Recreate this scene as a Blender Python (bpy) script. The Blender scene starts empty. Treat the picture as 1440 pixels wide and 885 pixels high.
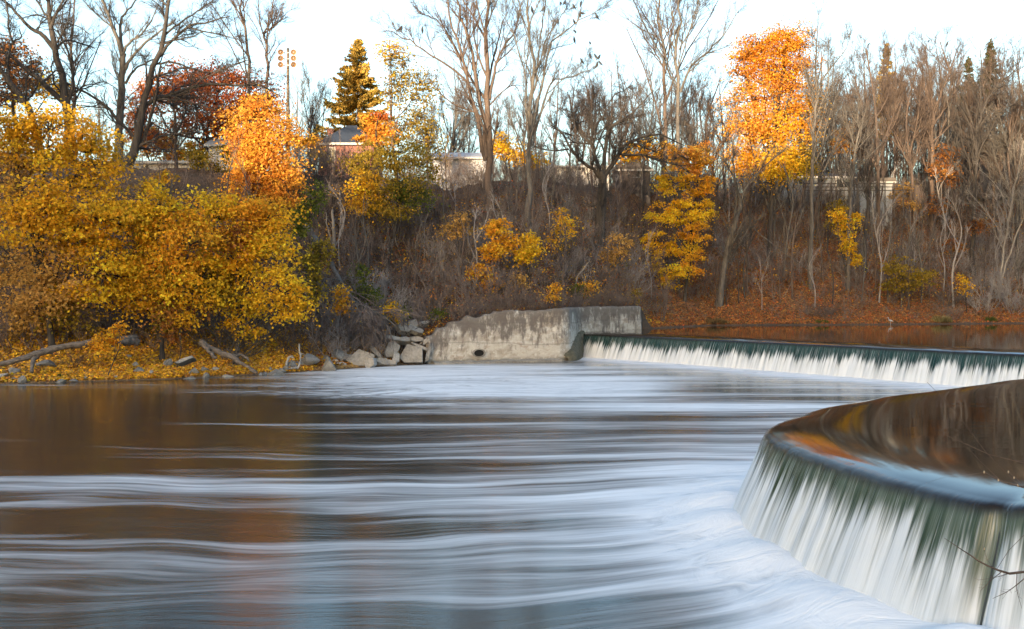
SUN_EL, SUN_AZ, SUN_E, SKY_S, SKY_DUST, SKY_OZ, EXPO = 5.0, 200.0, 2.0, .15, 3.5, 1.6, 2.78
DENOISE = True
import bpy, math, random
import numpy as np
from mathutils import Vector
from mathutils.geometry import tessellate_polygon

rng = np.random.default_rng(7)
random.seed(7)
D = bpy.data
SC = bpy.context.scene
COL = SC.collection
PI = math.pi
F, CX, HY, CZ = 1400.0, 720.0, 420.0, 4.7      # focal length and horizon of the photograph, camera height
POOL = 2.0                                     # level of the pool above the weir (river below it: 0)


def W(px, py, Y):
    return np.array([(px - CX) / F * Y, Y, CZ - (py - HY) / F * Y])


def lerp(a, b, t):
    return a + (b - a) * t


def sst(a, b, x):
    t = np.clip((np.asarray(x, float) - a) / (b - a), 0, 1)
    return t * t * (3 - 2 * t)


# ------------------------------------------------------------------ mesh helpers
def mesh_np(name, verts, faces_list, mats, uvs=None, colors=None, smooth=False, attrs=None):
    """faces_list: list of int arrays (n,k) ; colors: (nv,3) linear"""
    me = D.meshes.new(name)
    verts = np.asarray(verts, np.float32).reshape(-1, 3)
    me.vertices.add(len(verts))
    me.vertices.foreach_set('co', verts.ravel())
    li = np.concatenate([np.asarray(f, np.int32).ravel() for f in faces_list])
    tot = np.concatenate([np.full(len(f), f.shape[1], np.int32) for f in faces_list])
    st = np.concatenate([[0], np.cumsum(tot)[:-1]]).astype(np.int32)
    me.loops.add(len(li))
    me.loops.foreach_set('vertex_index', li)
    me.polygons.add(len(tot))
    me.polygons.foreach_set('loop_start', st)
    me.polygons.foreach_set('loop_total', tot)
    if smooth:
        me.polygons.foreach_set('use_smooth', np.ones(len(tot), bool))
    if colors is not None:
        a = me.attributes.new('Col', 'FLOAT_COLOR', 'POINT')
        c = np.ones((len(verts), 4), np.float32)
        c[:, :3] = colors
        a.data.foreach_set('color', c.ravel())
    for k, v in (attrs or {}).items():
        v = np.asarray(v, np.float32)
        if v.ndim == 1:
            a = me.attributes.new(k, 'FLOAT', 'POINT')
            a.data.foreach_set('value', v)
        else:
            a = me.attributes.new(k, 'FLOAT_VECTOR', 'POINT')
            a.data.foreach_set('vector', v.ravel())
    for m in (mats if isinstance(mats, (list, tuple)) else [mats]):
        me.materials.append(m)
    me.update(calc_edges=True)
    return me


def link(name, me, parent=None, loc=None):
    o = D.objects.new(name, me)
    COL.objects.link(o)
    if parent is not None:
        o.parent = parent
    if loc is not None:
        o.location = [float(q) for q in loc]
    return o


def tag(o, label=None, cat=None, group=None, kind=None):
    if cat and not kind: kind = 'thing'
    if label: o['label'] = label
    if cat: o['category'] = cat
    if group: o['group'] = group
    if kind: o['kind'] = kind
    return o


def empty(name, loc, label=None, cat=None, group=None):
    o = D.objects.new(name, None)
    COL.objects.link(o)
    o.location = [float(q) for q in loc]
    return tag(o, label, cat, group)


def copy_tree(o, parent=None):
    c = o.copy()
    COL.objects.link(c)
    if parent is not None:
        c.parent = parent
    for ch in list(KIDS.get(o.name, [])):
        copy_tree(ch, c)
    return c


KIDS = {}


def child(name, me, parent):
    o = link(name, me, parent)
    KIDS.setdefault(parent.name, []).append(o)
    return o


class MB:
    """collects boxes / prisms / tubes into one mesh"""
    def __init__(s):
        s.v, s.f = [], []

    def add(s, v, f):
        b = len(s.v)
        s.v += [tuple(map(float, p)) for p in v]
        s.f += [tuple(b + i for i in q) for q in f]
        return s

    def box(s, x0, x1, y0, y1, z0, z1):
        v = [(x, y, z) for z in (z0, z1) for y in (y0, y1) for x in (x0, x1)]
        return s.add(v, [(0, 2, 3, 1), (4, 5, 7, 6), (0, 1, 5, 4), (2, 6, 7, 3), (0, 4, 6, 2), (1, 3, 7, 5)])

    def tube(s, pts, rad, k=8):
        P = np.asarray(pts, float)[None]
        R = np.broadcast_to(np.asarray(rad, float), (1, P.shape[1]))
        v, f = tubes(P, R, k)
        s.add(v, [tuple(q) for q in f])
        n = P.shape[1]
        s.f.append(tuple(len(s.v) - n * k + i for i in range(k))[::-1])
        s.f.append(tuple(len(s.v) - k + i for i in range(k)))
        return s

    def ball(s, c, r, n=10, m=7, rot=None):
        v, f = [], []
        for i in range(m + 1):
            th = PI * i / m
            for j in range(n):
                ph = 2 * PI * j / n
                p = np.array([math.sin(th) * math.cos(ph) * r[0], math.sin(th) * math.sin(ph) * r[1], math.cos(th) * r[2]])
                if rot is not None: p = rot @ p
                v.append(p + np.asarray(c))
        for i in range(m):
            for j in range(n):
                f.append((i * n + j, (i + 1) * n + j, (i + 1) * n + (j + 1) % n, i * n + (j + 1) % n))
        return s.add(v, f)

    def build(s, name, mat, parent=None, smooth=False):
        me = D.meshes.new(name)
        me.from_pydata(s.v, [], s.f)
        me.materials.append(mat)
        if smooth:
            me.polygons.foreach_set('use_smooth', np.ones(len(me.polygons), bool))
        me.update()
        if parent is not None:
            return child(name, me, parent)
        return link(name, me)


def unit(v):
    return v / np.maximum(np.linalg.norm(v, axis=-1, keepdims=True), 1e-9)


def tubes(P, R, k):
    """P (N,S,3) polylines, R (N,S) radii -> verts, quads"""
    P = np.asarray(P, float)
    N, S, _ = P.shape
    T = unit(np.gradient(P, axis=1))
    ref = np.where(np.abs(T[:, :1, 2:3]) > 0.9, np.array([1., 0, 0]), np.array([0, 0, 1.]))
    ref = np.broadcast_to(ref, T.shape)
    U = unit(np.cross(T, ref))
    V = np.cross(T, U)
    a = np.arange(k) / k * 2 * PI
    v = (P[:, :, None] + R[:, :, None, None] * (np.cos(a)[:, None] * U[:, :, None] + np.sin(a)[:, None] * V[:, :, None]))
    v = v.reshape(-1, 3)
    i = np.arange(N)[:, None, None] * (S * k)
    j = np.arange(S - 1)[None, :, None] * k
    c = np.arange(k)[None, None, :]
    c2 = (c + 1) % k
    f = np.stack([i + j + c, i + j + c2, i + j + k + c2, i + j + k + c], -1).reshape(-1, 4)
    return v, f


def join_tubes(groups):
    vs, fs, b = [], [], 0
    for P, R, k in groups:
        if len(P) == 0: continue
        v, f = tubes(P, R, k)
        vs.append(v)
        fs.append(f + b)
        b += len(v)
    return np.concatenate(vs), np.concatenate(fs)


def catmull(pts, n):
    P = np.asarray(pts, float)
    if len(P) == 2:
        t = np.linspace(0, 1, n)[:, None]
        return P[0] * (1 - t) + P[1] * t
    Q = np.vstack([2 * P[0] - P[1], P, 2 * P[-1] - P[-2]])
    t = np.linspace(0, len(P) - 1 - 1e-6, n)
    i = t.astype(int)
    u = (t - i)[:, None]
    a, b, c, d = Q[i], Q[i + 1], Q[i + 2], Q[i + 3]
    return 0.5 * (2 * b + (c - a) * u + (2 * a - 5 * b + 4 * c - d) * u * u + (3 * b - a - 3 * c + d) * u ** 3)


def resample(P, step):
    L = np.concatenate([[0], np.cumsum(np.linalg.norm(np.diff(P, axis=0), axis=1))])
    n = max(2, int(L[-1] / step))
    s = np.linspace(0, L[-1], n)
    return np.stack([np.interp(s, L, P[:, k]) for k in range(P.shape[1])], 1), s


# ------------------------------------------------------------------ materials
class NT:
    def __init__(s, name):
        s.m = D.materials.new(name)
        s.m.use_nodes = True
        s.t = s.m.node_tree
        s.t.nodes.clear()
        s.out = s.t.nodes.new('ShaderNodeOutputMaterial')

    def n(s, typ, **kw):
        nd = s.t.nodes.new('ShaderNode' + typ)
        for k, v in kw.items():
            if k in nd.inputs.keys():
                s.set(nd.inputs[k], v)
            else:
                setattr(nd, k, v)
        return nd

    def set(s, sock, v):
        if isinstance(v, bpy.types.NodeSocket):
            s.t.links.new(v, sock)
        elif isinstance(v, bpy.types.Node):
            s.t.links.new(v.outputs[0], sock)
        else:
            if hasattr(sock.default_value, '__len__') and len(sock.default_value) == 4 and len(v) == 3:
                v = (*v, 1)
            sock.default_value = v

    def math(s, op, a, b=None, c=None, clamp=False):
        nd = s.t.nodes.new('ShaderNodeMath')
        nd.operation = op
        nd.use_clamp = clamp
        for i, q in enumerate((a, b, c)):
            if q is not None: s.set(nd.inputs[i], q)
        return nd.outputs[0]

    def mix(s, fac, a, b):
        nd = s.t.nodes.new('ShaderNodeMix')
        nd.data_type = 'RGBA'
        s.set(nd.inputs[0], fac)
        s.set(nd.inputs[6], a)
        s.set(nd.inputs[7], b)
        return nd.outputs[2]

    def rng(s, v, a, b, c=0., d=1., smooth=True):
        nd = s.t.nodes.new('ShaderNodeMapRange')
        if smooth: nd.interpolation_type = 'SMOOTHSTEP'
        for k, q in zip(('Value', 'From Min', 'From Max', 'To Min', 'To Max'), (v, a, b, c, d)):
            s.set(nd.inputs[k], q)
        return nd.outputs[0]

    def noise(s, vec, scale, detail=3., rough=.55, dist=0.):
        nd = s.n('TexNoise', Scale=scale, Detail=detail, Roughness=rough, Distortion=dist)
        s.set(nd.inputs['Vector'], vec)
        return nd.outputs[0]

    def attr(s, name, out='Color'):
        nd = s.t.nodes.new('ShaderNodeAttribute')
        nd.attribute_name = name
        return nd.outputs[out]

    def vmul(s, v, sc):
        nd = s.t.nodes.new('ShaderNodeMapping')
        s.set(nd.inputs['Vector'], v)
        nd.inputs['Scale'].default_value = sc
        return nd.outputs[0]

    def bump(s, h, strength=.5, dist=.1):
        nd = s.n('Bump', Strength=strength, Distance=dist)
        s.set(nd.inputs['Height'], h)
        return nd.outputs[0]

    def end(s, sh):
        s.t.links.new(sh if isinstance(sh, bpy.types.NodeSocket) else sh.outputs[0], s.out.inputs[0])
        return s.m


def principled(t, col, rough=.8, **kw):
    return t.n('BsdfPrincipled', **{'Base Color': col, 'Roughness': rough, **kw})


def noisy(name, c1, c2, scale=2., rough=.85, bump=.3, bd=.03, stretch=(1, 1, 1), coord='Object'):
    t = NT(name)
    co = t.vmul(t.n('TexCoord').outputs[coord], stretch)
    n1 = t.noise(co, scale, 6, .65)
    n2 = t.noise(co, scale * 7, 4, .6)
    f = t.rng(t.math('ADD', t.math('MULTIPLY', n1, .65), t.math('MULTIPLY', n2, .35)), .33, .67)
    p = principled(t, t.mix(f, c1, c2), rough)
    if bump: t.set(p.inputs['Normal'], t.bump(n2, bump, bd))
    return t.end(p)


def leaf_mat(name, trans=.5):
    t = NT(name)
    c = t.attr('Col')
    d = t.n('BsdfDiffuse', Color=c)
    tr = t.n('BsdfTranslucent', Color=c)
    mx = t.n('MixShader', Fac=trans)
    t.set(mx.inputs[1], d)
    t.set(mx.inputs[2], tr)
    return t.end(mx)


M = {}
M['leaf'] = leaf_mat('leaf')
M['litter_leaf'] = leaf_mat('fallen leaf', .12)
M['needle'] = leaf_mat('needle', .15)
M['bark_grey'] = noisy('grey bark', (.055, .05, .045), (.14, .128, .115), 1.5, .9, .5, .05, (3, 3, .6))
M['bark_dark'] = noisy('dark bark', (.022, .019, .017), (.06, .052, .047), 1.5, .9, .6, .05, (3, 3, .6))
M['bark_brown'] = noisy('brown bark', (.05, .035, .028), (.12, .088, .07), 1.5, .9, .4, .05, (3, 3, .6))
M['bark_pale'] = noisy('pale bark', (.14, .128, .115), (.28, .26, .235), 1.5, .9, .4, .05, (3, 3, .6))
M['twig'] = noisy('brush twig', (.10, .076, .066), (.20, .16, .142), 1., .9, 0)
M['twig_grey'] = noisy('grey brush twig', (.17, .155, .15), (.32, .30, .29), 1., .9, 0)
M['driftwood'] = noisy('weathered driftwood', (.055, .045, .037), (.19, .16, .135), 1.2, .9, .8, .04, (1.2, 6, 6))
M['rock'] = noisy('grey rock', (.09, .09, .085), (.25, .25, .24), 1.3, .85, .6, .06)
M['rock_pale'] = noisy('pale rock', (.17, .168, .16), (.36, .355, .34), 1.3, .85, .5, .06)
M['slab'] = noisy('broken concrete', (.15, .14, .125), (.31, .295, .265), 1.1, .9, .5, .05)


# ------------------------------------------------------------------ terrain of the far bank
SX = np.array([-130, -60, -36, -28, -20, -14.3, -10.5, -6.4, -6.0, 3.3, 4.6, 11.2, 12.2, 19.9, 35, 55, 90, 150.])
SY = np.array([28, 46, 52.5, 54.6, 57.8, 62.5, 66.9, 71.3, 72.1, 75.7, 80.4, 88.5, 88.9, 99.5, 102, 108, 118, 132.])
WALL = [(-6.1, 71.4), (-5.9, 71.5), (3.8, 75.0), (4.35, 75.6), (5.2, 80.0), (5.6, 80.9), (11.4, 88.0)]


def shore(x):
    return np.interp(x, SX, SY)


def wob(x, y, f=1.0):
    return (np.sin(x * .31 * f + 1.3 * np.sin(y * .17 * f)) * np.cos(y * .27 * f + .7) + .5 * np.sin(x * .83 * f + y * .61 * f + 2.1)
            + .3 * np.sin(x * 1.9 * f - y * 1.3 * f) + .2 * np.cos(x * 3.1 * f + y * 2.7 * f))


S_L = (np.array([-30, -3, -.3, 0, .6, 2, 5, 8, 28, 33, 60, 400.]), np.array([-2., -1.2, -.25, 0, .16, .42, 1.0, 2.2, 15.2, 16.2, 16.6, 17.5]))
S_W = (np.array([-30, -3, -.6, 0, .6, 2, 5, 8, 24, 29, 60, 400.]), np.array([-6., -6, -4, 0, .05, .6, 2.1, 3.8, 12.6, 13.4, 13.8, 14.5]))
S_R = (np.array([-30, -3, -.3, 0, .6, 2, 5, 8, 31, 38, 70, 400.]), np.array([-8., -4.5, -.25, 0, .2, .55, 1.3, 2.6, 16.0, 17.2, 17.6, 18.5]))


def walltop(x):
    return np.interp(x, [-6.2, -5.6, -5.4, -4.75, -4.55, -3.5, -3.3, -1.5, -1.3, 0.5, 3.5, 5.5, 11.4], [1.95, 2.05, 2.5, 2.62, 3.02, 3.15, 3.42, 3.5, 3.66, 3.72, 3.85, 3.95, 4.0])


def terrain(x, y):
    x = np.asarray(x, float)
    y = np.asarray(y, float)
    s = (y - shore(x))
    hl = np.interp(s, *S_L)
    hw = np.interp(s, *S_W) + walltop(x) - .12
    hr = np.interp(s, *S_R) + POOL
    wl = sst(-7.4, -6.2, x)
    wr = sst(11.3, 12.6, x)
    h = hl * (1 - wl) + hw * wl * (1 - wr) + hr * wr
    return h + wob(x, y, .8) * .33 * sst(1.2, 9, s) + wob(x, y, 2.6) * .10 * sst(.5, 3, s)


def Yg(px, py):
    """distance at which the bank shows in the picture at (px, py)"""
    Y = np.linspace(50, 150, 2001)
    x = (px - CX) / F * Y
    pr = HY + (CZ - terrain(x, Y)) / Y * F
    ok = np.nonzero((pr <= py) & (Y > shore(x)))[0]
    return float(Y[ok[0]]) if len(ok) else 110.


def G(px, Y, dz=0.):
    """ground point under picture column px at distance Y"""
    x = (px - CX) / F * Y
    return np.array([x, Y, float(terrain(x, Y)) + dz])


def build_terrain():
    xs = np.concatenate([np.linspace(-128, -40, 90)[:-1], np.linspace(-40, 62, 310), np.linspace(62, 148, 60)[1:]])
    ss = np.concatenate([[-28, -10, -4, -2, -1, -.6, -.3], np.linspace(0, 9, 26), np.linspace(9.5, 50, 90), np.linspace(52, 390, 50)])
    X, S = np.meshgrid(xs, ss)
    Y = shore(X) + S
    Z = terrain(X, Y)
    nx, ny = len(xs), len(ss)
    v = np.stack([X, Y, Z], -1).reshape(-1, 3)
    i, j = np.meshgrid(np.arange(ny - 1), np.arange(nx - 1), indexing='ij')
    a = i * nx + j
    f = np.stack([a, a + 1, a + nx + 1, a + nx], -1).reshape(-1, 4)
    t = NT('leaf covered soil')
    co = t.n('TexCoord').outputs['Object']
    n1 = t.noise(co, .22, 5, .6)
    n2 = t.noise(co, 1.7, 5, .65)
    vo = t.n('TexVoronoi', Scale=7.0)
    t.set(vo.inputs['Vector'], co)
    sep = t.n('SeparateColor')
    t.set(sep.inputs[0], vo.outputs['Color'])
    lit = t.mix(sep.outputs[0], (.055, .026, .013), (.20, .085, .03))
    lit = t.mix(t.rng(sep.outputs[1], .72, .9), lit, (.27, .15, .045))
    soil = t.mix(n2, (.025, .018, .013), (.075, .05, .033))
    br = t.attr('red', 'Fac')
    c = t.mix(t.rng(t.math('ADD', t.math('MULTIPLY', n1, .6), t.math('MULTIPLY', br, .45)), .3, .66), soil, lit)
    gold = t.mix(sep.outputs[2], (.24, .115, .028), (.46, .26, .065))
    gold = t.mix(t.rng(sep.outputs[0], .75, .9), gold, (.08, .04, .018))
    c = t.mix(t.attr('gold', 'Fac'), c, gold)
    wet = t.attr('wet', 'Fac')
    c = t.mix(wet, c, (.045, .036, .028))
    p = principled(t, c, .9)
    t.set(p.inputs['Normal'], t.bump(t.math('ADD', vo.outputs['Distance'], n2), .8, .12))
    m = t.end(p)
    s = S.ravel()
    x = X.ravel()
    wl = sst(-6, -10, x)
    gold_a = wl * sst(11, 5, s + wob(x, s, 1.7) * 1.2) * .95
    red_a = sst(8, 16, x) * sst(-1, 2, s) * (.75 + .25 * np.sin(x * .4 + s * .3)) + .28
    wet_a = sst(.55, .15, s + .1 * wob(x, s * 2, 3.)) * .8
    me = mesh_np('ground', v, [f], m, smooth=True, attrs={'gold': gold_a, 'red': red_a, 'wet': wet_a})
    tag(link('ground', me), kind='structure')


build_terrain()

# river bed sheet that reaches the horizon, and the near bank with its added sun blocking ridge
def ground_sheets():
    bed = NT('river bed')
    p = principled(bed, (.05, .042, .03), .9)
    mb = MB().add([(-3000, -400, -2.2), (3000, -400, -2.2), (3000, 3000, -2.2), (-3000, 3000, -2.2)], [(0, 1, 2, 3)])
    tag(mb.build('river_bed', bed.end(p)), kind='structure')
    # distant land behind the far bank out to the horizon
    mb = MB().add([(-3000, 330, 12.5), (3000, 330, 12.5), (3000, 3000, 14), (-3000, 3000, 14)], [(0, 1, 2, 3)])
    tag(mb.build('distant_land', noisy('distant land', (.05, .035, .02), (.12, .08, .05), .02, .9, 0)), kind='structure')
    # near bank: unseen ridge added behind the camera, shaped to block the low sun
    xs = np.linspace(-620, 420, 420)
    ys = np.concatenate([np.linspace(-460, -20, 80)[:-1], np.linspace(-20, 7.5, 24)])
    X, Y = np.meshgrid(xs, ys)
    H = np.interp(X - (300 + Y) * .364 * sst(-60, -200, Y), [-620, -175, -165, -160, -152, -147, -110, 420], SUN_BLOCK_RIDGE)
    r = sst(-150, -300, Y) * sst(-400, -312, Y)
    edge = np.interp(X, [-330, -12, -5, 3, 8, 11, 16, 260], [7, 7, 4.5, 3.5, 6, 7.5, 7.5, 7.5])
    Z = np.where(Y > edge - 4, 1.6 * sst(edge, edge - 4, Y) - 1.2 * sst(edge - 1, edge + .5, Y), 1.6) + r * H + wob(X * .5, Y * .5) * .6 * sst(-4, -30, Y) + wob(X * 1.1, Y * .1) * 1.3 * sst(-200, -290, Y)
    nx, ny = len(xs), len(ys)
    i, j = np.meshgrid(np.arange(ny - 1), np.arange(nx - 1), indexing='ij')
    a = i * nx + j
    f = np.stack([a, a + 1, a + nx + 1, a + nx], -1).reshape(-1, 4)
    me = mesh_np('sun_block_hill', np.stack([X, Y, Z], -1), [f], noisy('hillside', (.05, .032, .02), (.13, .085, .05), .6, .9, .3, .1), smooth=True)
    tag(link('sun_block_hill', me), kind='structure')


SUN_BLOCK_RIDGE = [62, 60, 56, 46.5, 46, 54, 57, 57]  # heights of the added ridge, set for which treetops catch the sun
ground_sheets()

# ------------------------------------------------------------------ weir, falls and water
CREST = [(14, 8.9), (11, 10.4), (8.8, 11.75), (7.6, 12.75), (7.0, 13.4), (6.5, 14.1), (6.22, 14.8), (5.93, 15.7), (5.72, 16.7), (5.5, 17.8), (5.33, 19.2),
         (5.3, 20.4), (5.5, 21.55), (5.98, 22.7), (7.2, 24.7), (9.36, 27.3), (12.55, 30.3), (18.1, 35.2), (24.2, 39.2), (28.8, 42.0), (30.6, 44.4), (29.8, 47.2),
         (25.9, 51.2), (20.2, 59.8), (13.7, 69.5), (5.7, 80.4), (4.5, 82.1)]
crest, crest_s = resample(catmull(CREST, 2600), .1)
ctan = unit(np.gradient(crest, axis=0))
for _ in range(6):
    ctan[1:-1] = unit(ctan[:-2] + ctan[1:-1] * 2 + ctan[2:])
cnor = np.stack([-ctan[:, 1], ctan[:, 0]], 1)           # downstream side
i_corner = int(np.argmax(crest[:, 0] - 1000 * (crest[:, 1] < 30)))
kpos = crest_s[int(np.argmin(np.abs(crest[:, 0] / crest[:, 1] * F + CX - 1408) + 99 * (crest[:, 1] > 16)))]
upk = np.ones(len(crest))
PROF = np.array([(-2.4, 2.0), (-1.9, 1.999), (-1.45, 1.993), (-1.1, 1.981), (-.8, 1.963), (-.55, 1.94), (-.35, 1.912), (-.2, 1.883), (-.08, 1.852), (.0, 1.815), (.055, 1.755), (.1, 1.66),
                 (.16, 1.52), (.24, 1.32), (.34, 1.08), (.46, .80), (.58, .52), (.69, .25), (.79, -.02), (.9, -.35)])
prof, prof_s = resample(catmull(PROF, 400), .05)


def n1d(u, f, seed):
    r = np.random.default_rng(seed)
    t = np.asarray(u) * f
    tab = r.normal(size=4096)
    i = np.floor(t).astype(int)
    w = t - i
    w = w * w * (3 - 2 * w)
    return tab[i % 4096] * (1 - w) + tab[(i + 1) % 4096] * w


def fall_mat(name, deep, pale, foam_at, foam_soft):
    t = NT(name)
    uv = t.attr('fuv', 'Vector')
    sx = t.n('SeparateXYZ')
    t.set(sx.inputs[0], uv)
    u, v, dark = sx.outputs
    v1 = t.vmul(uv, (1.1, .22, 1)); v2 = t.vmul(uv, (7, .35, 1)); v3 = t.vmul(uv, (30, .55, 1))
    a = t.noise(v1, 1., 2, .5)
    b = t.noise(v2, 1., 3, .6)
    c = t.noise(v3, 1., 3, .6)
    edge = t.math('ADD', t.math('MULTIPLY', t.math('SUBTRACT', a, .5), 1.5), t.math('ADD', t.math('MULTIPLY', t.math('SUBTRACT', b, .5), 1.5), t.math('MULTIPLY', t.math('SUBTRACT', c, .5), .5)))
    drop = t.math('SUBTRACT', v, t.math('MULTIPLY', dark, 1.2))
    foam = t.rng(t.math('ADD', drop, t.math('MULTIPLY', edge, t.rng(v, .05, .5))), foam_at - foam_soft, foam_at + foam_soft)
    sheet = t.math('MULTIPLY', t.rng(c, .5, .72), t.rng(v, .0, .3))
    foam = t.math('MAXIMUM', foam, t.math('MULTIPLY', sheet, .42))
    foam = t.math('MULTIPLY', foam, t.rng(t.math('ADD', t.math('ADD', t.math('MULTIPLY', c, .5), b), t.math('MULTIPLY', a, .5)), .72, 1.12, t.rng(v, .9, 2.1, .38, .85), 1.))
    wc = t.mix(t.rng(b, .35, .65), deep, pale)
    wc = t.mix(t.rng(v, -.02, .25), (.016, .011, .007), wc)
    p = principled(t, wc, .07, IOR=1.33)
    rp = t.math('ADD', t.math('MULTIPLY', b, .6), t.math('MULTIPLY', c, .35))
    rip = t.bump(t.math('MULTIPLY', rp, t.rng(v, -.25, .15, .015, 1.)), .8, .05)
    t.set(p.inputs['Normal'], rip)
    fw = t.n('BsdfPrincipled', **{'Base Color': (.58, .615, .645), 'Roughness': .6, 'Specular IOR Level': .2})
    t.set(fw.inputs['Normal'], t.bump(rp, .5, .05))
    mx = t.n('MixShader', Fac=foam)
    t.set(mx.inputs[1], p)
    t.set(mx.inputs[2], fw)
    return t.end(mx)


def water_base(t, col=(.018, .015, .01), rough=.05):
    return principled(t, col, rough, IOR=1.33)


def build_falls():
    iL = int(np.argmin(np.abs(prof[:, 0])))
    v_arc = prof_s - prof_s[iL]
    def sheet(name, i0, i1, mat, amp):
        C, T, N, s = crest[i0:i1], ctan[i0:i1], cnor[i0:i1], crest_s[i0:i1]
        n, m = len(C), len(prof)
        d = np.broadcast_to(prof[:, 0], (n, m)).copy()
        z = np.broadcast_to(prof[:, 1], (n, m)).copy()
        ramp = sst(-.35, .5, v_arc)[None]
        d = np.where(d < 0, d * upk[i0:i1, None], d)
        rel = (n1d(s, 1.1, 1) * .5 + n1d(s, 3.7, 2) * .4 + n1d(s, 9., 3) * .28)[:, None] * amp * ramp
        lo = (n1d(s, .5, 9) * .018)[:, None] * sst(-1.6, 0, v_arc)[None]
        d += rel + lo * 1.5 - .22 * np.exp(-(s - kpos) ** 2 / .012)[:, None] * ramp
        z += .07 * sst(kpos, kpos - .5, s)[:, None] * sst(-1.4, -.2, v_arc)[None] * sst(1.6, .2, v_arc)[None]
        z += np.abs(rel) * .25 * sst(.9, .0, v_arc)[None] + lo * .4 * sst(1.5, .3, v_arc)[None]
        X = C[:, 0:1] + N[:, 0:1] * d
        Y = C[:, 1:2] + N[:, 1:2] * d
        vv = np.stack([X, Y, z], -1).reshape(-1, 3)
        i, j = np.meshgrid(np.arange(n - 1), np.arange(m - 1), indexing='ij')
        a = i * m + j
        f = np.stack([a, a + 1, a + m + 1, a + m], -1).reshape(-1, 4)[:, ::-1]
        kink = np.exp(-(s - kpos) ** 2 / .006)
        uv = np.stack([np.broadcast_to(s[:, None], (n, m)), np.broadcast_to(v_arc[None], (n, m)), np.broadcast_to(kink[:, None], (n, m))], -1).reshape(-1, 3)
        me = mesh_np(name, vv, [f], mat, smooth=True, attrs={'fuv': uv})
        return tag(link(name, me), kind='structure')
    sheet('near_waterfall', 0, i_corner + 1, fall_mat('near falling water', (.022, .042, .022), (.10, .125, .095), .60, .34), .05)
    sheet('far_waterfall', i_corner, len(crest), fall_mat('far falling water', (.006, .022, .02), (.02, .055, .05), .84, .3), .06)
    # the weir itself: a concrete body just inside the water
    pr = np.vstack([np.array([(-3.2, -1.8), (-3.2, 1.2), (-1.0, 1.5), (-.35, 1.62), (-.1, 1.55)]), prof[(v_arc > .2)] - np.array([.16, .04])])
    k0, k1 = 0, len(crest)
    C, N = crest[k0:k1:4], cnor[k0:k1:4]
    n, m = len(C), len(pr)
    dd = np.where(pr[None, :, 0] < 0, pr[None, :, 0] * .7 * upk[k0:k1:4, None], pr[None, :, 0])
    vv = np.stack([C[:, 0:1] + N[:, 0:1] * dd, C[:, 1:2] + N[:, 1:2] * dd, np.broadcast_to(pr[:, 1], (n, m))], -1).reshape(-1, 3)
    i, j = np.meshgrid(np.arange(n - 1), np.arange(m - 1), indexing='ij')
    a = i * m + j
    f = np.stack([a, a + 1, a + m + 1, a + m], -1).reshape(-1, 4)[:, ::-1]
    me = mesh_np('weir', vv, [f], noisy('wet dark concrete', (.012, .014, .012), (.03, .034, .028), 2, .4), smooth=True)
    tag(link('weir', me), 'low curved concrete weir under the falling water between pool and river', 'weir')


build_falls()


def build_pool():
    off = crest - cnor * (2.4 * upk[:, None])
    edge = [Vector((float(p[0]), float(p[1]), 0)) for p in off[::2]]
    rest = [(8, 90), (14, 99), (24, 108), (60, 124), (150, 150), (150, 4)]
    poly = edge + [Vector((x, y, 0)) for x, y in rest]
    tris = tessellate_polygon([poly])
    v = [(p.x, p.y, 2.0) for p in poly]
    me = D.meshes.new('pool_water')
    fs = []
    for a, b, c in tris:
        if (poly[b] - poly[a]).cross(poly[c] - poly[a]).z < 0: a, b, c = a, c, b
        fs.append((a, b, c))
    me.from_pydata(v, [], fs)
    t = NT('still pool water')
    co = t.n('TexCoord').outputs['Object']
    p = water_base(t, (.016, .011, .007), .045)
    n = t.noise(t.vmul(co, (.35, .9, 1)), 1., 3, .5)
    t.set(p.inputs['Normal'], t.bump(n, .10, .05))
    me.materials.append(t.end(p))
    tag(link('pool_water', me), kind='structure')


build_pool()


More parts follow.
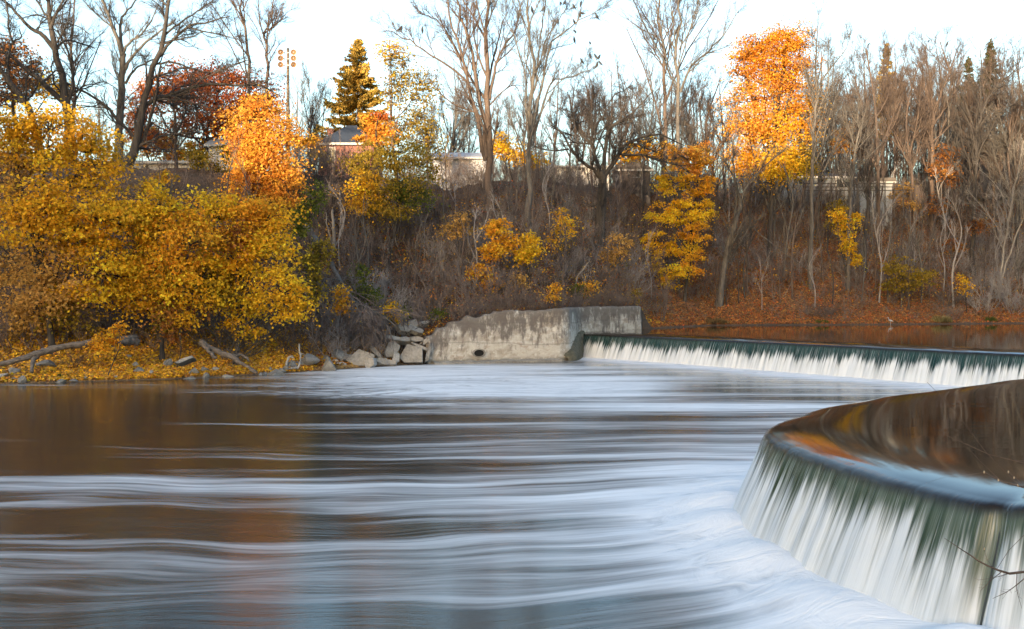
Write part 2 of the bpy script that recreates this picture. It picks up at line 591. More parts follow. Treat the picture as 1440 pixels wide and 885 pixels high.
def build_river():
    xs = np.concatenate([np.linspace(-125, -45, 60)[:-1], np.linspace(-45, 31, 300)])
    ys = np.concatenate([np.linspace(3.2, 30, 150)[:-1], np.linspace(30, 90, 210)])
    X, Y = np.meshgrid(xs, ys)
    x, y = X.ravel(), Y.ravel()
    base = crest + cnor * .85
    d = np.full(len(x), 99.)
    dn = np.full(len(x), 99.)
    for k in range(0, len(base), 4):
        q = np.hypot(x - base[k, 0], y - base[k, 1])
        d = np.minimum(d, q)
        if k < i_corner - 40: dn = np.minimum(dn, q)
    PX = CX + F * x / y
    PY = HY + F * CZ / y
    def g(cx, cy, rx, ry, a):
        return a * np.exp(-((PX - cx) / rx) ** 2 - ((PY - cy) / ry) ** 2)
    dens = np.zeros(len(x))
    dens += .7 * np.exp(-(d / 1.1) ** 2) + .5 * np.exp(-(dn / 1.3) ** 2) + .36 * np.exp(-dn / 2.2) + .06 * np.exp(-dn / 6)
    far = sst(38, 44, y) * sst(-8, 8, x)
    dens += far * .55 * np.exp(-(d / 2.6) ** 2)
    for a in ((690, 545, 230, 21, .46), (560, 527, 130, 14, .28), (860, 545, 90, 16, .25), (680, 519, 200, 6, .3), (900, 620, 420, 120, .06), (700, 760, 500, 130, .05), (1030, 572, 250, 4.5, .5), (1000, 700, 110, 60, .2), (1180, 830, 130, 70, .25),
              (80, 678, 260, 14, .26), (330, 692, 430, 7, .2), (560, 720, 560, 6, .1), (60, 755, 140, 26, .12), (900, 640, 260, 70, .05), (930, 800, 260, 60, .06),
              (150, 585, 300, 45, -.21), (30, 640, 120, 30, -.1), (240, 655, 240, 12, -.16), (300, 745, 260, 26, -.14), (700, 565, 120, 5, -.2), (420, 860, 300, 50, -.05), (660, 655, 200, 10, -.08), (1000, 545, 80, 7, -.2)):
        dens += g(*a)
    swirl = g(640, 540, 240, 26, 1.) + g(470, 545, 90, 25, .3)
    k = lerp(3.3, .6, sst(14, 42, y))
    vflow = y - k * np.exp(-np.maximum(0, 5 - x) / 5.5) + .45 * np.sin(x * .13 + y * .05) * sst(12, 30, y) + .18 * np.sin(x * .37 + y * .11) + .02 * x
    vflow += (.17 * np.sin(x * .85 + 1.9 * np.sin(y * .55)) + .10 * np.sin(x * 1.9 + 2.3 * np.sin(y * .9 + 1))) * sst(48, 20, y) * sst(6, -2, x)
    vflow += swirl * .8 * np.sin(x * .55 + np.sin(y * .5))
    z = .16 * np.exp(-(dn / 1.1) ** 2) * (1 + .5 * np.sin(x * 1.7 + y * 1.1) * np.sin(y * 1.3 - x * .6)) + .05 * np.exp(-(d / .8) ** 2) + .04 * np.exp(-dn / 2.5) * np.sin(vflow * 2.2 + .5 * np.sin(x * 1.1))
    z += .35 * np.exp(-((x - 5.75) ** 2 + (y - 12.75) ** 2) / .5)
    nx, ny = len(xs), len(ys)
    i, j = np.meshgrid(np.arange(ny - 1), np.arange(nx - 1), indexing='ij')
    a = i * nx + j
    f = np.stack([a, a + 1, a + nx + 1, a + nx], -1).reshape(-1, 4)
    t = NT('flowing river water')
    fl = t.attr('flow', 'Vector')
    sx = t.n('SeparateXYZ')
    t.set(sx.inputs[0], fl)
    de = sx.outputs[2]
    s1 = t.noise(t.vmul(fl, (.035, .42, 0)), 1., 8, .68, .2)
    s2 = t.noise(t.vmul(fl, (.11, 1.7, 0)), 1., 4, .6, .2)
    s3 = t.noise(t.vmul(fl, (.22, .62, 0)), 1., 6, .66, 2.6)
    sw = t.attr('swirl', 'Fac')
    st = t.math('ADD', t.math('MULTIPLY', s1, .68), t.math('MULTIPLY', s2, .32))
    stm = t.n('Mix', Factor=sw)
    t.set(stm.inputs['A'], st)
    t.set(stm.inputs['B'], s3)
    val = t.math('ADD', stm.outputs[0], t.math('MULTIPLY', de, .62))
    foam = t.rng(val, .475, .81)
    foam = t.math('POWER', foam, .8)
    p = water_base(t, (.026, .025, .022), .14)
    rip = t.math('ADD', t.math('MULTIPLY', s1, 1.), t.math('MULTIPLY', t.noise(t.vmul(fl, (.5, 5., 0)), 1., 3, .55), .25))
    t.set(p.inputs['Normal'], t.bump(rip, .22, .10))
    s4 = t.noise(t.vmul(fl, (.9, 1.3, 0)), 1., 4, .55, 1.2)
    s4 = t.math('MULTIPLY', t.math('SUBTRACT', s4, .5), t.rng(de, .25, .8))
    fw = t.n('BsdfPrincipled', **{'Base Color': t.mix(t.rng(t.math('ADD', t.math('ADD', t.math('MULTIPLY', s1, .6), t.math('MULTIPLY', s2, .4)), t.math('ADD', t.math('MULTIPLY', t.math('MAXIMUM', de, 0.), .12), t.math('MULTIPLY', s4, .5))), .38, .66), (.42, .432, .448), (.74, .745, .755)), 'Roughness': .7, 'Specular IOR Level': .15})
    t.set(fw.inputs['Normal'], t.bump(t.math('ADD', t.math('ADD', s1, t.math('MULTIPLY', s2, .5)), t.math('MULTIPLY', s4, 1.5)), .5, .12))
    mx = t.n('MixShader', Fac=foam)
    t.set(mx.inputs[1], p)
    t.set(mx.inputs[2], fw)
    me = mesh_np('river_water', np.stack([x, y, z], -1), [f], t.end(mx), smooth=True,
                 attrs={'flow': np.stack([x, vflow, dens], -1), 'swirl': np.clip(swirl, 0, 1)})
    tag(link('river_water', me), kind='structure')


build_river()


# ------------------------------------------------------------------ tree growing
def grow_children(P, R, n, t0, t1, ratio, ang, up, wobble, S, rfac=.55, rmin=.006, lmin=.25, seed=0, taper=.55, lmax=99):
    """children of the polylines P (N,S,3): n each, vectorised"""
    N, SP, _ = P.shape
    r = rng
    t = np.sort(r.uniform(t0, t1, (N, n)), axis=1)
    idx = t * (SP - 1)
    i = np.minimum(idx.astype(int), SP - 2)
    w = (idx - i)[..., None]
    rows = np.arange(N)[:, None]
    pos = P[rows, i] * (1 - w) + P[rows, i + 1] * w
    tan = unit(P[rows, i + 1] - P[rows, i])
    rad = R[rows, i] * (1 - w[..., 0]) + R[rows, i + 1] * w[..., 0]
    L = np.linalg.norm(np.diff(P, axis=1), axis=2).sum(1)[:, None]
    ln = np.clip(L * ratio * (1 - taper * t) * r.uniform(.55, 1.25, (N, n)), lmin, lmax)
    q = unit(np.cross(tan, unit(r.normal(size=tan.shape))))
    a = ang * r.uniform(.6, 1.35, (N, n))[..., None]
    dr = unit(np.cos(a) * tan + np.sin(a) * q + np.array([0, 0, up]))
    pos, dr, ln, rad = pos.reshape(-1, 3), dr.reshape(-1, 3), ln.ravel(), rad.ravel()
    r0 = np.maximum(np.minimum(rad * rfac * r.uniform(.7, 1.1, rad.shape), ln * .022 + .004), rmin)
    pts = [pos]
    step = (ln / (S - 1))[:, None]
    for k in range(S - 1):
        dr = unit(dr + r.normal(size=dr.shape) * wobble + np.array([0, 0, up * .35]))
        pts.append(pts[-1] + dr * step)
    PC = np.stack(pts, 1)
    RC = r0[:, None] * np.linspace(1, .45, S)[None]
    return PC, np.maximum(RC, rmin * .6)


TIPS = []
STYLE = {  # levels: (children, t0, t1, length ratio, angle, up, wobble, segments)
    'tall': [(10, .2, 1, .42, .62, .22, .10, 7), (9, .12, 1, .55, .62, .14, .14, 5), (7, .1, 1, .6, .7, .06, .16, 4)],
    'vase': [(9, .15, 1, .5, .45, .3, .07, 7), (9, .12, 1, .55, .5, .2, .1, 5), (7, .1, 1, .58, .55, .12, .12, 4)],
    'gnarl': [(10, .15, 1, .45, .8, .08, .2, 8), (9, .1, 1, .58, .8, .06, .22, 6), (7, .1, 1, .6, .8, .03, .22, 4)],
    'far': [(16, .2, 1, .42, .7, .22, .09, 6), (10, .12, 1, .55, .65, .14, .12, 4), (7, .1, 1, .6, .7, .08, .14, 3)],
    'sap': [(10, .3, 1, .32, .6, .2, .1, 5), (5, .2, 1, .5, .6, .1, .14, 3)],
    'weep': [(14, .2, 1, .45, .8, -.12, .10, 6), (9, .15, 1, .55, .6, -.16, .12, 5), (5, .1, 1, .5, .6, -.1, .14, 3)],
}


def grow(mains, style, rmin=.006, scale=1.0):
    """mains: list of (P(S,3), r0, r1) -> (trunk groups, twig groups)"""
    lv = STYLE[style]
    groups = []
    byS = {}
    for P, r0, r1 in mains:
        byS.setdefault(len(P), []).append((P, np.linspace(r0, r1, len(P))))
    cur = []
    for S, it in byS.items():
        cur.append((np.stack([p for p, _ in it]), np.stack([r for _, r in it])))
    for li, (n, t0, t1, ratio, ang, up, wb, S) in enumerate(lv):
        nxt = []
        for P, R in cur:
            if li > 0:
                ok = np.linalg.norm(np.diff(P, axis=1), axis=2).sum(1) > (.9 if li == 1 else .55)
                P, R = P[ok], R[ok]
                if len(P) == 0: continue
            PC, RC = grow_children(P, R, max(1, int(n * scale)), t0, t1, ratio, ang, up, wb, S, rmin=rmin * (1.5 if li == 0 else 1))
            nxt.append((PC, RC))
            groups.append((PC, RC, 5 if li == 0 else 3))
        cur = nxt
    return groups


def tree_obj(name, base, label, cat, group, trunk_groups, twig_groups, bark, twig=None):
    e = empty(name, base, label, cat, group)
    b = np.asarray(base)
    v, f = join_tubes(trunk_groups)
    child('trunk', mesh_np('trunk', v - b, [f], bark, smooth=True), e)
    if twig_groups:
        v, f = join_tubes(twig_groups)
        child('crown', mesh_np('crown', v - b, [f], twig or bark, smooth=True), e)
    return e


def hero(name, label, Y, limbs, style, bark, group=None, depth=.14, rmin=.011, scale=1.2, seed=None, twig=None):
    """limbs in picture columns/rows at distance Y: [(points, r0, r1), ...]; the first is the trunk, its foot put on the ground"""
    global rng
    if seed is not None: rng = np.random.default_rng(seed)
    f0 = limbs[0][0][0]
    base = G(f0[0], f0[2] if len(f0) > 2 else Y)
    mains = []
    for li, (pts, r0, r1) in enumerate(limbs):
        q = [W(*(p_ if len(p_) > 2 else (*p_, Y))) for p_ in pts]
        if li == 0:
            q[0] = base - np.array([0, 0, .3])
        else:
            ln = np.linalg.norm(q[-1] - q[0])
            dd = rng.uniform(-1, 1) * ln * depth * 3
            for k in range(len(q)):
                q[k][1] += dd * (k / (len(q) - 1)) ** 1.2
        P = catmull(q, 14)
        P[1:] += rng.normal(size=(13, 3)) * np.linalg.norm(P[-1] - P[0]) * .006
        mains.append((P, r0, r1))
    tw = grow(mains, style, rmin, scale)
    TIPS.append((label, np.concatenate([g_[0][:, -1] for g_ in tw[:2]])))
    P, r0, r1 = mains[0]
    fl = np.linspace(r0, r1, 14)
    fl[:3] *= (1.5, 1.18, 1.05)
    tr = [(P[None], fl[None], 9)] + [(p[None], np.linspace(a, b, 14)[None], 7) for p, a, b in mains[1:]]
    return tree_obj(name, base, label, 'tree', group, tr, tw, M[bark], M[twig or bark])


def leaf_mesh(pos, nrm, size, col, name, mat):
    """one bent diamond leaf per point"""
    n = len(pos)
    r = rng
    a = unit(np.cross(nrm, unit(r.normal(size=(n, 3)))))
    b = np.cross(nrm, a)
    L = (size * r.uniform(.65, 1.35, n))[:, None]
    p0 = pos - a * L * .5
    p2 = pos + a * L * .5 - nrm * L * .12
    p1 = pos + b * L * .43 + nrm * L * .1
    p3 = pos - b * L * .43 + nrm * L * .1
    v = np.stack([p0, p1, p2, p3], 1).reshape(-1, 3)
    i = np.arange(n)[:, None] * 4
    f = np.concatenate([np.hstack([i, i + 1, i + 2]), np.hstack([i, i + 2, i + 3])])
    return mesh_np(name, v, [f], mat, colors=np.repeat(col, 4, axis=0))


PAL = {
    'gold': [(.76, .42, .03), (.80, .49, .035), (.70, .36, .03), (.60, .42, .04), (.56, .29, .03)],
    'yellow': [(.80, .47, .03), (.82, .54, .04), (.76, .41, .03), (.62, .46, .04), (.78, .39, .03)],
    'amber': [(.76, .35, .035), (.80, .42, .04), (.68, .29, .03), (.80, .47, .045)],
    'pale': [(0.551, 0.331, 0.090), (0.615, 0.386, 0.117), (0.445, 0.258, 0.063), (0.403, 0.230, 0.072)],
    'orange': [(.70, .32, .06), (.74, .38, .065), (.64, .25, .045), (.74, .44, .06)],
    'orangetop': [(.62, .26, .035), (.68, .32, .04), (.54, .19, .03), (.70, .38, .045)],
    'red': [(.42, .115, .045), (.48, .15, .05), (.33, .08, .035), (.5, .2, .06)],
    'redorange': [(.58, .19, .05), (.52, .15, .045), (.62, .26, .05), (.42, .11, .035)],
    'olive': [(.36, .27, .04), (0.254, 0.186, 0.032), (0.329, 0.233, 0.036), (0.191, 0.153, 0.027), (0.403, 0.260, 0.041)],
    'green': [(.09, .12, .028), (.13, .155, .03), (.18, .185, .032), (.075, .10, .026)],
    'rust': [(.32, .14, .045), (.38, .19, .05), (.26, .10, .04)],
    'brown': [(.16, .095, .055), (.2, .125, .065), (.13, .07, .04)],
}


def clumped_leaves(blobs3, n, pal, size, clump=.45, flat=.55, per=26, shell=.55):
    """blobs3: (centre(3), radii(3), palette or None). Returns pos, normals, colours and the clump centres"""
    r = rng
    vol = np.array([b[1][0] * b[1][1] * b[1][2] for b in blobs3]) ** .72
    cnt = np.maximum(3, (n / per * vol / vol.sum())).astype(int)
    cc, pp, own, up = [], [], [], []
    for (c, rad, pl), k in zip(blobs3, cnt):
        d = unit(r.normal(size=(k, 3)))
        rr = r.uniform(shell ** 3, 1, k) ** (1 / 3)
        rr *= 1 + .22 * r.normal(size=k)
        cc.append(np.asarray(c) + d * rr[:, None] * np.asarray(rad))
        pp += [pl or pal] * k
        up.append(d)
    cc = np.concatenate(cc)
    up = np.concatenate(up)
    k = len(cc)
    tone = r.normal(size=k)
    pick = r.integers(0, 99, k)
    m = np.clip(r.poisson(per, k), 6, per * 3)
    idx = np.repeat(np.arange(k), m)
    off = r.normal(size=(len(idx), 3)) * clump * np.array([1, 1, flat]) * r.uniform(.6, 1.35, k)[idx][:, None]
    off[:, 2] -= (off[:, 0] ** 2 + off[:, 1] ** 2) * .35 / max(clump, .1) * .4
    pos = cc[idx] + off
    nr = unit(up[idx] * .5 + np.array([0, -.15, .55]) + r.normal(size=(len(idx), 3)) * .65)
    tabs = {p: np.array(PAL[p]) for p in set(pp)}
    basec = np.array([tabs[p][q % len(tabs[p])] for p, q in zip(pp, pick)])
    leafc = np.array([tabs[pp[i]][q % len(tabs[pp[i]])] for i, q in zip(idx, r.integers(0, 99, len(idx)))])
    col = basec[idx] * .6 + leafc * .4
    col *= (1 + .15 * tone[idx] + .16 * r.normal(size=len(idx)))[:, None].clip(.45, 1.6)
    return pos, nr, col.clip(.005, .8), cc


def leafy(name, label, base_px, Y, blobs, pal, n, size=.21, trunk=.16, bark='bark_dark', group=None, per=85, clump=.52, shell=.5, seed=None, cat='tree', depthf=.62, flat=.44, lean=None):
    """a tree in leaf: blobs (column, row, half width, half height[, palette, dY]) in the picture at distance Y"""
    global rng
    if seed is not None: rng = np.random.default_rng(seed)
    base = G(base_px, Y)
    b3 = []
    for q in blobs:
        px, py, rx, ry = q[:4]
        pl = q[4] if len(q) > 4 else None
        dy = q[5] if len(q) > 5 else rng.uniform(-.5, .5) * rx / F * Y
        c = W(px, py, Y)
        c[1] += dy
        c[0] *= (Y + dy) / Y
        c[2] = CZ + (c[2] - CZ) * (Y + dy) / Y
        b3.append((c, np.array([rx, rx * depthf, ry]) / F * Y, pl))
    pos, nr, col, cc = clumped_leaves(b3, n, pal, size, clump, flat, per, shell)
    g = terrain(pos[:, 0], pos[:, 1])
    keep = pos[:, 2] > g + .05
    pos, nr, col = pos[keep], nr[keep], col[keep]
    # skeleton: trunk to the highest blob, limbs to every other blob, branches to clump centres
    top = max(b3, key=lambda b: b[0][2])[0]
    P = catmull([base - np.array([0, 0, .3]), lerp(base, top, .35) + rng.normal(size=3) * .25, lerp(base, top, .7) + rng.normal(size=3) * .25, top + np.array([0, 0, .3])], 16)
    tr = [(P[None], (trunk * np.linspace(1, .22, 16) * np.r_[1.4, 1.1, np.ones(14)])[None], 8)]
    nodes = [P]
    for c, rad, _ in b3:
        t = rng.uniform(.2, .55)
        k = int(np.clip(t * 15, 1, 12))
        s = P[k]
        mid = lerp(s, c, .5) + np.array([0, 0, -.08 * np.linalg.norm(c - s)]) + rng.normal(size=3) * .15
        Q = catmull([s, mid, c], 10)
        tr.append((Q[None], (trunk * .5 * np.linspace(1, .3, 10))[None], 6))
        nodes.append(Q)
    NP = np.concatenate([q[2:] for q in nodes])
    sub = cc[rng.permutation(len(cc))[:min(len(cc), 700)]]
    dd = np.linalg.norm(sub[:, None] - NP[None], axis=2) + np.maximum(0, NP[None, :, 2] - sub[:, None, 2]) * .8
    st = NP[np.argmin(dd, 1)]
    mid = (st + sub) / 2 + rng.normal(size=sub.shape) * .12 * np.linalg.norm(sub - st, axis=1, keepdims=True)
    T = np.linspace(0, 1, 5)[None, :, None]
    Q = (1 - T) ** 2 * st[:, None] + 2 * T * (1 - T) * mid[:, None] + T ** 2 * sub[:, None]
    tw = [(Q, np.broadcast_to(np.linspace(.035, .01, 5), (len(Q), 5)) * trunk / .16, 4)]
    PC, RC = grow_children(Q, tw[0][1], 3, .3, 1, .5, .8, .05, .2, 4, rmin=.007)
    tw.append((PC, RC, 3))
    e = empty(name, base, label, cat, group)
    v, f = join_tubes(tr + tw)
    child('trunk', mesh_np('trunk', v - base, [f], M[bark], smooth=True), e)
    child('crown', leaf_mesh(pos - base, nr, size, col, 'crown', M['leaf']), e)
    return e


# ------------------------------------------------------------------ trees in leaf
AUT = 'autumn trees in leaf on the far bank'
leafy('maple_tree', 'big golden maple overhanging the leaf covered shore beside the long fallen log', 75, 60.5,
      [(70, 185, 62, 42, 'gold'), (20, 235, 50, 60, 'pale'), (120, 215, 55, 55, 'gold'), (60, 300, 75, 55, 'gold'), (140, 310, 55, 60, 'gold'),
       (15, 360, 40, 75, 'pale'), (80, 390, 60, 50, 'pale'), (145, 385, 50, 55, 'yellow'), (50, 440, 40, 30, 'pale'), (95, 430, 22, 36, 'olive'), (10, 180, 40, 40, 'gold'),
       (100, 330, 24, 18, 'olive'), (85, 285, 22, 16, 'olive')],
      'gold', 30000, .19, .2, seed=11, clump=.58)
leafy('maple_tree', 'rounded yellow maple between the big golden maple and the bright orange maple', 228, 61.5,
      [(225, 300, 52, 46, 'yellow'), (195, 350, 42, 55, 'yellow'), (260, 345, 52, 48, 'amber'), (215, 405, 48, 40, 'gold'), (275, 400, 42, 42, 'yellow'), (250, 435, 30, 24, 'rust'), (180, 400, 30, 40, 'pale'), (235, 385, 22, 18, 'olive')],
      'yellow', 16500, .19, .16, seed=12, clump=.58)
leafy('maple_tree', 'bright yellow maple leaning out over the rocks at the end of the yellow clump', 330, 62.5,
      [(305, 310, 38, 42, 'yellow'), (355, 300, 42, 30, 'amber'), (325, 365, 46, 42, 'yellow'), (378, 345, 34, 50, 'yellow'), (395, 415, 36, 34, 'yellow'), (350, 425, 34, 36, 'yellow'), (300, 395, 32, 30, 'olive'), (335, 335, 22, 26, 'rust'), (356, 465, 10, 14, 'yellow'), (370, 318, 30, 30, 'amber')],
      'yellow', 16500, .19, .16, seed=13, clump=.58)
leafy('maple_sapling', 'small orange maple sapling with one leafy tuft in front of the fallen log', 148, 57.2,
      [(148, 482, 19, 15, 'amber'), (165, 462, 10, 9, 'amber')], 'amber', 900, .16, .04, seed=14, clump=.22, per=16)
leafy('maple_sapling', 'low rusty yellow sapling beside the root end of the tilted trunk', 246, 60,
      [(245, 462, 18, 22, 'rust'), (232, 450, 14, 18, 'olive'), (258, 448, 16, 15, 'gold')], 'rust', 1200, .16, .04, seed=15, clump=.25, per=16)
leafy('maple_tree', 'tall orange maple glowing in the sun beside the floodlight pole', 372, 79,
      [(362, 165, 34, 30, 'orange'), (345, 200, 26, 30, 'orange'), (392, 195, 32, 30, 'orange'), (370, 235, 46, 34, 'orange'), (345, 270, 24, 30, 'amber'), (398, 260, 28, 36, 'orange'), (372, 290, 40, 26, 'rust')],
      'orange', 24000, .185, .2, seed=16, clump=.6)
leafy('oak_tree', 'wide dark red oak behind the leaning dark bare tree', 312, 100,
      [(235, 130, 44, 34, 'redorange'), (205, 170, 30, 46, 'redorange'), (265, 115, 40, 28, 'redorange'), (310, 120, 48, 34, 'red'), (355, 125, 34, 30, 'red'), (285, 165, 44, 36, 'red'), (340, 160, 36, 34, 'red'), (375, 140, 18, 20, 'red')],  # lighter left blobs paint the sunlit side into the leaf colour
      'red', 19000, .22, .3, seed=17, clump=.75)
leafy('maple_tree', 'peach orange maple low behind the plateau fence, back of the bare trunks', 225, 104,
      [(200, 195, 26, 22, 'orange'), (235, 200, 34, 24, 'orange'), (275, 205, 26, 20, 'amber')], 'orange', 4200, .26, .15, seed=18, clump=.5)
leafy('oak_tree', 'thin russet oak showing behind the twisted dark tree', 30, 92,
      [(10, 75, 30, 26, 'rust'), (40, 105, 34, 26, 'rust'), (15, 125, 34, 24, 'rust'), (75, 120, 24, 18, 'gold')], 'rust', 4200, .24, .2, seed=19, clump=.55, per=16)
leafy('maple_tree', 'small golden tree beside the chimney of the brick house', 440, 98,
      [(438, 195, 14, 14, 'amber'), (446, 215, 14, 12, 'olive'), (428, 205, 10, 12, 'orange')], 'amber', 1500, .22, .1, seed=20, clump=.4)
leafy('maple_tree', 'small brilliant orange maple in front of the brick house roof', 530, 93,
      [(528, 172, 18, 16, 'orange'), (540, 185, 16, 16, 'orange'), (520, 195, 18, 14, 'orange'), (534, 160, 10, 10, 'redorange')], 'orange', 2800, .22, .12, seed=21, clump=.4)
leafy('willow_tree', 'tall thin yellow-green tree standing behind the brick house', 560, 104,
      [(548, 70, 22, 14, 'gold'), (565, 95, 22, 24, 'olive'), (590, 120, 24, 28, 'olive'), (555, 130, 22, 24, 'olive'), (590, 165, 26, 26, 'olive'), (600, 200, 24, 24, 'olive'), (565, 185, 22, 24, 'olive')],
      'olive', 6000, .22, .17, 'bark_brown', seed=22, clump=.55, per=14)
leafy('shrub', 'large olive green shrub spilling over the bank top beside the brick house', 545, 83,
      [(520, 225, 34, 24, 'olive'), (560, 220, 34, 26, 'olive'), (590, 235, 28, 26, 'olive'), (505, 255, 26, 24, 'gold'), (540, 260, 36, 26, 'olive'), (580, 270, 30, 24, 'green'), (515, 290, 26, 18, 'gold'), (550, 295, 26, 18, 'olive')],
      'olive', 13000, .17, .1, seed=23, clump=.5, per=60, cat='shrub')
leafy('maple_tree', 'huge orange-topped maple towering over the wooded plateau', 1082, 116,
      [(1070, 62, 26, 26, 'orangetop'), (1108, 55, 28, 24, 'orangetop'), (1045, 85, 22, 24, 'orangetop'), (1090, 95, 36, 26, 'orangetop'), (1125, 80, 18, 26, 'orangetop'), (1060, 130, 32, 28, 'orange'), (1110, 130, 28, 28, 'orange'),
       (1050, 175, 28, 32, 'orange'), (1095, 180, 34, 34, 'amber'), (1130, 170, 16, 26, 'amber'), (1048, 220, 24, 26, 'amber'), (1090, 230, 36, 26, 'yellow'), (1130, 220, 18, 22, 'olive')],
      'orange', 42000, .215, .3, 'bark_dark', seed=24, clump=.8, shell=.45)
leafy('maple_tree', 'yellow maple with tiered foliage on the slope above the end of the concrete wall', 962, 104,
      [(968, 225, 28, 24, 'orange'), (985, 255, 22, 20, 'amber'), (945, 255, 24, 20, 'yellow'), (970, 290, 32, 22, 'yellow'), (935, 305, 22, 16, 'yellow'), (975, 325, 20, 16, 'amber'), (922, 345, 22, 18, 'yellow'), (955, 345, 26, 16, 'yellow'), (940, 385, 30, 16, 'yellow'), (975, 365, 20, 14, 'amber'), (985, 220, 18, 18, 'orange')],
      'yellow', 17000, .2, .17, 'bark_dark', seed=25, clump=.42, flat=.4)
SAPY = 'yellow saplings on the slope'
for a in (
    ('small amber maple with drooping tiers above the drain pipe', 690, 78, [(700, 320, 17, 14), (715, 340, 16, 12), (692, 352, 18, 13), (675, 380, 14, 10), (690, 398, 16, 13), (668, 376, 8, 6)], 'amber', 3300, .2, 'maple_tree'),
    ('single bright yellow sapling beside the drooping amber maple', 743, 79, [(743, 338, 12, 11), (745, 355, 15, 10), (738, 362, 10, 8)], 'yellow', 1500, .2, 'maple_sapling'),
    ('pale straw coloured sapling among grey brush above the wall', 645, 80, [(645, 305, 18, 10), (636, 325, 15, 12), (655, 320, 12, 12)], 'pale', 900, .17, 'maple_sapling'),
    ('wispy olive sapling up slope behind the bright yellow sapling', 792, 85, [(792, 305, 16, 12), (788, 335, 14, 18), (800, 320, 12, 14)], 'gold', 900, .18, 'maple_sapling'),
    ('thin pale yellow sapling just above the weir corner of the wall', 868, 89.5, [(868, 335, 14, 8), (858, 358, 14, 9), (876, 352, 10, 8)], 'pale', 900, .19, 'maple_sapling'),
    ('low yellow sprig on the wall top beside dark green ivy', 828, 85, [(828, 402, 11, 7), (818, 410, 9, 6)], 'amber', 500, .16, 'maple_sapling'),
    ('small leafy sprig on the wall top between two brown stains', 780, 76.5, [(782, 405, 7, 8), (776, 418, 8, 6)], 'amber', 380, .16, 'maple_sapling'),
    ('low pale sprig directly below the bright yellow sapling', 738, 77, [(738, 400, 8, 6), (728, 390, 9, 6)], 'pale', 360, .16, 'maple_sapling'),
    ('slender yellow maple clinging beside a bare trunk on the brown slope', 1193, 113, [(1188, 320, 14, 14), (1195, 345, 13, 14), (1200, 365, 11, 9), (1205, 308, 8, 12), (1180, 300, 12, 10)], 'yellow', 2300, .22, 'maple_tree'),
    ('low olive yellow bush near the pool edge on the brown slope', 1275, 110, [(1262, 375, 20, 14), (1285, 395, 22, 14), (1255, 398, 16, 12), (1300, 385, 14, 10)], 'olive', 2600, .2, 'shrub'),
    ('loose olive sapling on the slope below the white walled house', 1180, 120, [(1180, 290, 14, 12), (1172, 312, 12, 10)], 'olive', 900, .22, 'maple_sapling'),
    ('rusty orange tree among the bare trees under the timber gable', 1332, 128, [(1335, 215, 16, 14), (1325, 235, 18, 14), (1340, 250, 14, 14), (1318, 290, 12, 14)], 'rust', 2400, .24, 'maple_tree'),
    ('pale gold sapling beside the dark shed on the right wood edge', 1268, 124, [(1268, 262, 12, 7), (1262, 275, 12, 7), (1280, 290, 12, 6)], 'pale', 700, .22, 'maple_sapling'),
    ('small yellow-green sapling near the tuft of dry grass', 1360, 111, [(1358, 405, 10, 10), (1350, 395, 8, 8)], 'gold', 420, .2, 'maple_sapling'),
    ('reddish sapling midway up the wood under leaning pale stems', 1385, 121, [(1385, 310, 14, 10), (1372, 322, 10, 8), (1340, 345, 14, 10)], 'rust', 900, .22, 'maple_sapling'),
    ('dark amber sapling beside the mossy fallen trunk under the orange maple', 452, 68.5, [(452, 352, 14, 18), (440, 375, 12, 18), (446, 405, 9, 22), (432, 368, 10, 12)], 'olive', 1500, .18, 'maple_sapling'),
    ('narrow orange and yellow sapling against grey dead brush', 480, 70.5, [(480, 412, 7, 14), (480, 430, 9, 10)], 'amber', 600, .17, 'maple_sapling'),
    ('olive bush halfway down the bank under the bright orange maple', 430, 72, [(425, 300, 14, 18), (440, 285, 12, 14), (418, 325, 12, 14), (445, 265, 10, 14)], 'green', 1500, .18, 'shrub'),
    ('bright green bush low on the bank above the rubble', 515, 73, [(512, 408, 14, 10), (525, 418, 10, 8), (508, 385, 10, 12)], 'green', 1000, .16, 'shrub'),
    ('little yellow bush sprouting above the broken concrete', 548, 72.5, [(548, 432, 9, 8), (556, 440, 7, 5), (560, 450, 4, 4)], 'gold', 420, .16, 'shrub'),
    ('dark green ivy patch trailing at the wall top', 812, 84, [(808, 415, 9, 6), (815, 405, 8, 7)], 'green', 500, .15, 'ivy'),
    ('dark green tuft of leaves beside the rubble slope', 568, 73, [(566, 438, 7, 7), (618, 438, 8, 4)], 'green', 400, .15, 'shrub'),
    ('yellow-green shrub on the end of the wall top', 891, 90, [(890, 415, 8, 10), (888, 430, 6, 6)], 'olive', 420, .16, 'shrub'),
    ('low golden maple glimpsed behind the pair of tall sunlit trunks', 905, 112, [(905, 210, 22, 14), (935, 215, 20, 14), (880, 220, 16, 10)], 'amber', 1700, .24, 'maple_tree'),
    ('yellow tree low behind the many-stemmed bare tree', 722, 104, [(705, 205, 20, 18), (730, 215, 18, 14), (755, 225, 16, 10)], 'gold', 1900, .24, 'maple_tree'),
    ('leafy olive bush on the plateau edge behind the dark log pile', 300, 86, [(285, 225, 20, 14), (305, 240, 16, 14), (270, 215, 14, 12), (320, 215, 14, 14)], 'olive', 1900, .2, 'shrub'),
    ('golden bush under the leaning dark bare tree on the slope top', 205, 79, [(205, 262, 16, 10), (232, 250, 14, 8)], 'gold', 900, .2, 'shrub'),
    ('orange maple glowing deep in the wood behind the forked grey tree', 1195, 136, [(1195, 190, 16, 16), (1180, 205, 16, 14), (1210, 215, 14, 12)], 'orange', 1600, .26, 'maple_tree'),
):
